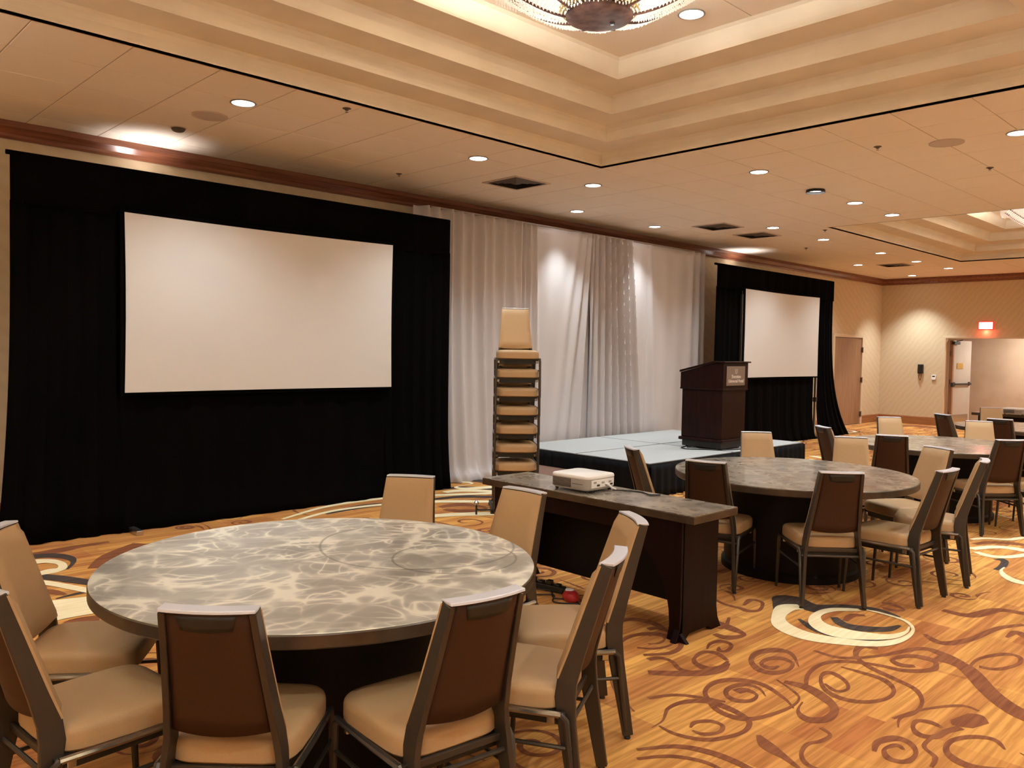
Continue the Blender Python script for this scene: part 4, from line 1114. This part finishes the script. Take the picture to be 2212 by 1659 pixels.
    for sg in (-1, 1):
        MB().box(sg * .198 - .012, .165, .345, sg * .198 + .012, .185, .378).build('stacking_bracket', M['steel'], t, bevel=.003)
        MB().box(sg * .200 - .010, -.180, .350, sg * .200 + .010, -.150, .378).build('stacking_bracket', M['steel'], t, bevel=.003)
        MB().box(sg * .132 - .0135, -.337, .835, sg * .132 + .0135, -.321, .875).build('side_plate', M['brass'], t, bevel=.002)
    return t
ch0 = make_chair()
chfirst = [True]
def chair(x, y, face, label, group, z=0.0):
    """x, y = point under the seat centre; face = compass angle the sitter looks along (radians, from +x)"""
    if chfirst[0]:
        o = ch0; chfirst[0] = False
    else:
        o = copy_tree(ch0)
    o.location = (x, y, z + .001); o.rotation_euler = (0, 0, face - PI / 2)
    tag(o, label, 'chair', group)
    return o
def around(T, lst, group):
    for ang, r_, dface, lb in lst:
        a = R(ang); f = a + PI + R(dface)
        x = T[0] + r_ * math.cos(a) + .345 * math.cos(f); y = T[1] + r_ * math.sin(a) + .345 * math.sin(f)
        chair(x, y, f, lb, group)
around(tables[0], [
    (-137, 1.18, 2, 'chair with brown back to the camera, front left of the nearest table'),
    (-98, 1.24, 2, 'chair with brown back, front right of the nearest table, angled right'),
    (-66, 1.29, 4, 'chair seen nearly side-on at the right of the nearest table, closer one'),
    (-35, 1.39, 0, 'chair beside the console table, its beige back behind the side-on chair'),
    (2, 1.27, 0, 'beige-backed chair at far right of nearest table, against the console table'),
    (37, 1.35, 0, 'beige-backed chair alone at the far side of the nearest table'),
    (146, 1.30, 0, 'beige-backed chair cut by left photo edge, far one of the two'),
    (-174, 1.30, 0, 'brown-backed chair cut by left photo edge, nearer one of the two'),
], 'chairs around the nearest round table')
around(tables[1], [
    (135, 1.28, 8, 'chair seen edge-on beyond the console table, in front of the stage corner'),
    (176, 1.13, 20, 'brown-backed chair standing right behind the near end of the console table'),
    (-138, 1.16, 2, 'brown-backed chair facing away, foot on the cream carpet swirl'),
    (-97, 1.20, 4, 'brown-backed chair turned right, right of the one on the cream swirl'),
    (-61, 1.35, -14, 'chair seen in side profile at the right end of the second table'),
    (-28, 1.42, 0, 'beige-backed chair turned left at the right end of the second table'),
    (7, 1.50, 22, 'beige-backed chair at the far right side of the second table'),
    (40, 1.52, 4, 'beige-backed chair below the lectern, far side of the second table'),
], 'chairs around the second round table')
around(tables[2], [
    (140, 1.32, 0, 'dark-backed chair at the left of the third table, near the far drapes'),
    (180, 1.34, 25, 'dark-backed chair facing away at the near left of the third table'),
    (-132, 1.18, 2, 'dark-backed chair with visible beige seat at the near right of the third table'),
    (-95, 1.25, 0, 'chair at the right photo edge on the near side of the third table'),
    (2, 1.45, 25, 'beige-backed chair at the far right side of the third table'),
    (42, 1.45, 4, 'beige-backed chair at the far left side of the third table'),
], 'chairs around the third round table')
around(tables[3], [
    (145, 1.30, 0, 'dark narrow-looking chair back left of the open doorway, farthest table'),
    (180, 1.28, 4, 'dark-backed chair beside the farthest table, right part of photo'),
    (33, 1.50, 0, 'beige chair back farthest away, in front of the open doorway'),
    (-135, 1.25, 0, 'chair at the near side of the farthest table, at the photo edge'),
], 'chairs around the farthest round table')

# tall stack on a dolly
SXC, SYC, SF = 5.99, 6.14, R(-134 + 4)
names = ['lowest visible chair of the tall stack, just above the console table top', 'second chair up in the tall stack before the grey drapes', 'third chair up in the tall stack before the grey drapes',
         'fourth chair up, middle one of the tall stack', 'fifth chair up in the tall stack before the grey drapes', 'second chair from the top of the tall stack', 'topmost chair of the tall stack, its whole beige back showing']
fx, fy = math.cos(SF), math.sin(SF)
for k in range(7):
    chair(SXC + fx * .012 * k, SYC + fy * .012 * k, SF, names[k], 'beige chairs in the tall stack', z=.055 + .1925 * k)
dy = empty('chair_dolly', (SXC, SYC, 0), SF - PI / 2); tag(dy, 'low wheeled dolly under the tall stack of chairs, its metal corner showing', 'dolly')
MB().box(-.25, -.30, .036, .25, -.27, .054).box(-.25, .22, .036, .25, .25, .054).box(-.25, -.27, .036, -.22, .22, .054).box(.22, -.27, .036, .25, .22, .054).build('dolly_frame', M['dark'], dy)
for sx in (-1, 1):
    for yy in (-.26, .22):
        MB().lathe([(.018, 0), (.02, .01), (.02, .03), (.012, .036)], 12, (sx * .235, yy)).build('caster', M['dark'], dy)
MB().tube([(.25, .235, .046), (.37, .26, .046), (.40, .265, .06)], .009).tube([(.40, .265, .0), (.40, .265, .10)], .010).build('handle_bar', M['dark'], dy)
MB().lathe([(.012, .10), (.024, .11), (.026, .125), (.014, .14), (.008, .152)], 14, (.40, .265)).build('knob', M['steel'], dy, smooth=True)

# ------------------------------------------------------------------ console tables
def console(cx, cy, label, L_=1.80):
    t = empty('console_table', (cx, cy, 0)); tag(t, label, 'table', 'long narrow console tables')
    w2, l2 = .237, L_ / 2
    MB().box(-w2, -l2, .712, w2, l2, .7575).build('table_edge', M['rim'], t, bevel=.004)
    MB().box(-w2 + .003, -l2 + .003, .7578, w2 - .003, l2 - .003, .7602).build('tabletop', M['top_brown_dim'], t)
    # end panels with flared feet
    for sg in (-1, 1):
        y0 = sg * (l2 - .12)
        o_ = [(-.19, .717), (.19, .717), (.19, .14), (.205, .07), (.245, 0.0), (.14, 0.0), (.10, .03), (-.10, .03), (-.14, 0), (-.245, 0), (-.205, .07), (-.19, .14)]
        MB().prism(o_, y0 - .02, y0 + .02, lambda a, b, h: Vector((a, h, b))).build('end_panel', M['desk'], t, bevel=.004)
    # arched front board on both long sides
    for sx in (-1,):
        a1 = l2 - .10
        o_ = [(-a1, .717), (a1, .717), (a1, .05), (a1 + .05, 0), (a1 - .09, 0), (a1 - .075, .08)]
        n = 10
        for k in range(n + 1):
            th = PI / 2 * k / n
            o_.append((a1 - .075 - .44 + .44 * math.cos(th), .10 + .50 * math.sin(th)))
        for k in range(n, -1, -1):
            th = PI / 2 * k / n
            o_.append((-(a1 - .075 - .44 + .44 * math.cos(th)), .10 + .50 * math.sin(th)))
        o_ += [(-a1 + .075, .08), (-a1 + .09, 0), (-a1 - .05, 0), (-a1, .05)]
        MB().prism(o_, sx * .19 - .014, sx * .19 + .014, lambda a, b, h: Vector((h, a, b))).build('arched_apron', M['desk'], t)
    MB().box(.16, -l2 + .13, .10, .185, l2 - .13, .717).build('modesty_panel', M['drum'], t)  # near-black finish paints in the shade inside the arch
    return t
con1 = console(4.187, 3.478, 'long dark console table carrying the white projector, between two round tables')
con2 = console(15.75, 3.5, 'far console table carrying the second projector, at the right edge', 2.2)

def projector(x, y, z, rz, label):
    t = empty('projector', (x, y, z), rz); tag(t, label, 'projector', 'white projectors')
    def rr(w_, d_, r_, n=5):
        pts = []
        for cx_, cy_, a0 in ((w_ - r_, d_ - r_, 0), (-w_ + r_, d_ - r_, PI / 2), (-w_ + r_, -d_ + r_, PI), (w_ - r_, -d_ + r_, 1.5 * PI)):
            for k in range(n + 1):
                a = a0 + PI / 2 * k / n
                pts.append((cx_ + r_ * math.cos(a), cy_ + r_ * math.sin(a)))
        return pts
    def rg_(s_, z_):
        return [Vector((p[0] * s_, p[1] * s_, z_)) for p in rr(.155, .165, .045)]
    MB().rings([rg_(.93, .012), rg_(.985, .022), rg_(1.0, .05), rg_(1.0, .088)]).build('body', M['lgrey'], t, smooth=True)
    MB().rings([rg_(1.004, .0885), rg_(1.006, .096), rg_(.995, .104), rg_(.97, .108)]).build('lid', M['white'], t, smooth=True)
    for k in range(7):   # louvres on the left flank
        MB().box(-.1575, -.02, .026 + k * .0085, -.154, .14, .030 + k * .0085).build('louvre', M['dark'], t)
    MB().box(-.1575, -.12, .052, -.154, -.03, .055).build('seam', M['dark'], t)
    MB().box(-.12, -.168, .030, .12, -.163, .082).build('port_panel', M['white'], t, bevel=.002)
    for k, (xx, zz) in enumerate(((-.085, .066), (-.05, .045), (.0, .06), (.04, .042), (.075, .06), (.09, .042))):
        MB().box(xx - .013, -.171, zz - .006, xx + .013, -.167, zz + .006).build('port', M['dark'] if k % 2 else M['lgrey'], t)
    MB().tube([(.03, -.165, .05), (.035, -.19, .046), (.06, -.20, .02), (.11, -.19, .006)], .007).build('plug', M['white'], t)
    for sx in (-1, 1):
        for sy in (-1, 1):
            MB().lathe([(.010, 0), (.012, .004), (.012, .014)], 10, (sx * .12, sy * .13)).build('foot', M['dark'], t)
    MB().lathe([(.03, .04), (.03, .041)], 6).build('lens_hint', M['dark'], t)
    return t
projector(4.19, 3.62, .7605, R(2), 'white box projector on the long console table')
projector(15.6, 3.95, .7605, 0, 'white projector on the far console table at the right edge')
cb = MB().tube(spline([(.0, 0, .006), (.06, -.05, .004), (.10, -.16, .004), (.06, -.26, .004), (.12, -.30, .004)], 6), .004, 6).build('projector_cable', M['dark'])
cb.location = (4.26, 3.42, .7605); tag(cb, 'short black cable at the back of the near projector', 'cable')

# things lying under the console table
ps = empty('power_strip', (4.16, 3.93, 0), R(100)); tag(ps, 'black power adapters on the carpet under the console table', 'power strip')
MB().box(-.16, -.03, 0.002, .16, .03, .045).build('strip_body', M['dark'], ps, bevel=.006)
for k in range(4):
    MB().box(-.13 + k * .07, -.02, .045, -.09 + k * .07, .02, .075 if k % 2 else .060).build('plug', M['dark'], ps, bevel=.004)
cb2 = MB().tube(spline([(.0, 0, .006), (-.06, -.1, .006), (.03, -.2, .006), (-.08, -.3, .006), (-.02, -.42, .006), (.06, -.5, .006)], 6), .005, 6).tube(spline([(.0, 0, .014), (.08, -.12, .008), (-.02, -.25, .008), (.05, -.36, .008), (.0, -.46, .008)], 6), .005, 6).build('power_cable', M['dark'])
cb2.location = (4.06, 3.98, 0.002); tag(cb2, 'tangled black cables on the carpet under the console table', 'cable')
rb = empty('red_pouch', (4.10, 3.63, 0), R(60)); tag(rb, 'small red pouch with a white patch under the console table', 'pouch')
MB().rings([[Vector((.085 * s_ * math.cos(2 * PI * k / 20), .052 * s_ * math.sin(2 * PI * k / 20), z)) for k in range(20)] for s_, z in ((.8, .003), (1, .02), (1, .04), (.8, .06), (.4, .068))]).build('pouch_body', M['red'], rb, smooth=True)
MB().rings([[Vector((.03 + .035 * s_ * math.cos(2 * PI * k / 16), .03 * s_ * math.sin(2 * PI * k / 16), z)) for k in range(16)] for s_, z in ((1, .058), (.95, .070), (.5, .073))]).build('patch', M['white'], rb, smooth=True)

# ------------------------------------------------------------------ added unseen fill lamps, shaped as sconces, to brighten the ceiling
def add_fill_sconce(x, y, rz, lb):
    t = empty('fill_sconce', (x, y, 1.95), rz); tag(t, 'added bronze fill lamp ' + lb, 'lamp', 'added fill lamps behind the camera')
    MB().box(-.05, 0, -.16, .05, .02, .16).build('back_plate', M['rust'], t, bevel=.005)
    MB().lathe([(.02, -.14), (.05, -.10), (.09, 0), (.11, .10), (.115, .14), (.108, .14), (.10, .10), (.08, 0), (.03, -.08)], 24, (0, .13)).build('shade', M['rust'], t, smooth=True)
    MB().lathe([(.02, -.02), (.035, .01), (.03, .05), (.01, .07)], 14, (0, .13)).build('bulb', M['lamp'], t, smooth=True)
    MB().tube([(0, .01, -.05), (0, .09, -.09)], .01).build('arm', M['rust'], t)
    p = Matrix.Rotation(rz, 4, 'Z') @ Vector((0, .13, .16))
    ld = bpy.data.lights.new('fill_sconce_lamp', 'SPOT'); ld.energy = FILL_SCONCE_W; ld.color = SPOT_COL; ld.spot_size = R(150); ld.spot_blend = 1; ld.shadow_soft_size = .08
    lo = bpy.data.objects.new('fill_sconce_lamp', ld); lo.location = (x + p.x, y + p.y, 1.95 + p.z); lo.rotation_euler = (PI, 0, 0); col.objects.link(lo)
for i_, x_ in enumerate((-.4, 2.6, 5.6, 8.6, 11.6, 14.6, 17.6, 20.4)):
    add_fill_sconce(x_, YN + .001, 0, 'on the wall behind the camera, number %s from the left wall' % ('one', 'two', 'three', 'four', 'five', 'six', 'seven', 'eight')[i_])
for y_, w_ in ((1.0, 'near'), (3.4, 'middle'), (5.8, 'far')):
    add_fill_sconce(XL + .001, y_, R(-90), 'on the left end wall, the %s one' % w_)

# ------------------------------------------------------------------ wall things
ex = empty('exit_sign', (XR - .001, 6.16, 2.47)); tag(ex, 'lit red exit sign over the open doorway', 'sign')
MB().box(-.06, -.165, -.10, 0, .165, .10).build('housing', M['exitframe'], ex, bevel=.012)
MB().box(-.0635, -.145, -.08, -.0605, .145, .08).build('face', M['exitface'], ex)
rE = Matrix.Rotation(R(-90), 4, 'Z') @ Matrix.Rotation(R(90), 4, 'X')
text('EXIT', .155, M['exitletter'], ex, (-.066, 0, 0), rE, bold=.004, sx=.85)
ld = bpy.data.lights.new('exit_glow', 'POINT'); ld.energy = 1.2; ld.color = (1, .12, .08); ld.shadow_soft_size = .04
lo = bpy.data.objects.new('exit_glow', ld); lo.location = (XR - .08, 6.16, 2.32); col.objects.link(lo)
wp = empty('wall_phone', (XR - .001, 7.60, 1.40)); tag(wp, 'black wall phone on the far wall left of the doorway', 'phone')
MB().box(-.07, -.062, -.115, 0, .062, .115).build('phone_body', M['dark'], wp, bevel=.012)
MB().box(-.10, -.02, -.10, -.07, .02, .10).build('handset', M['dark'], wp, bevel=.012)
MB().tube(spline([(-.06, .02, -.11), (-.05, .03, -.2), (-.05, .0, -.28), (-.04, -.02, -.2), (-.03, -.02, -.12)], 6), .006, 6).build('cord', M['dark'], wp)
th = empty('thermostat', (XR - .001, 7.29, 1.20)); tag(th, 'small white control on the far wall beside the doorway', 'thermostat')
MB().box(-.03, -.05, -.06, 0, .05, .06).build('case', M['white'], th, bevel=.006)
MB().lathe([(.014, -.06), (.016, -.075), (.01, -.085)], 12, (-.015, 0)).build('knob', M['lgrey'], th)
MB().box(-.033, -.03, .01, -.03, .03, .04).build('display', M['dark'], th)
cl_ = bpy.data.lights.new('corridor_lamp', 'AREA'); cl_.energy = 26; cl_.color = (.95, .95, .9); cl_.size = .5
lo = bpy.data.objects.new('corridor_lamp', cl_); lo.location = (XR + 1.5, 5.4, 2.66); col.objects.link(lo)
cf = MB().box(-.27, -.27, .005, .27, .27, .03).build('corridor_fixture', M['lamp']); cf.location = (XR + 1.5, 5.4, 2.665); tag(cf, 'ceiling light panel in the corridor beyond the doorway', 'ceiling light')
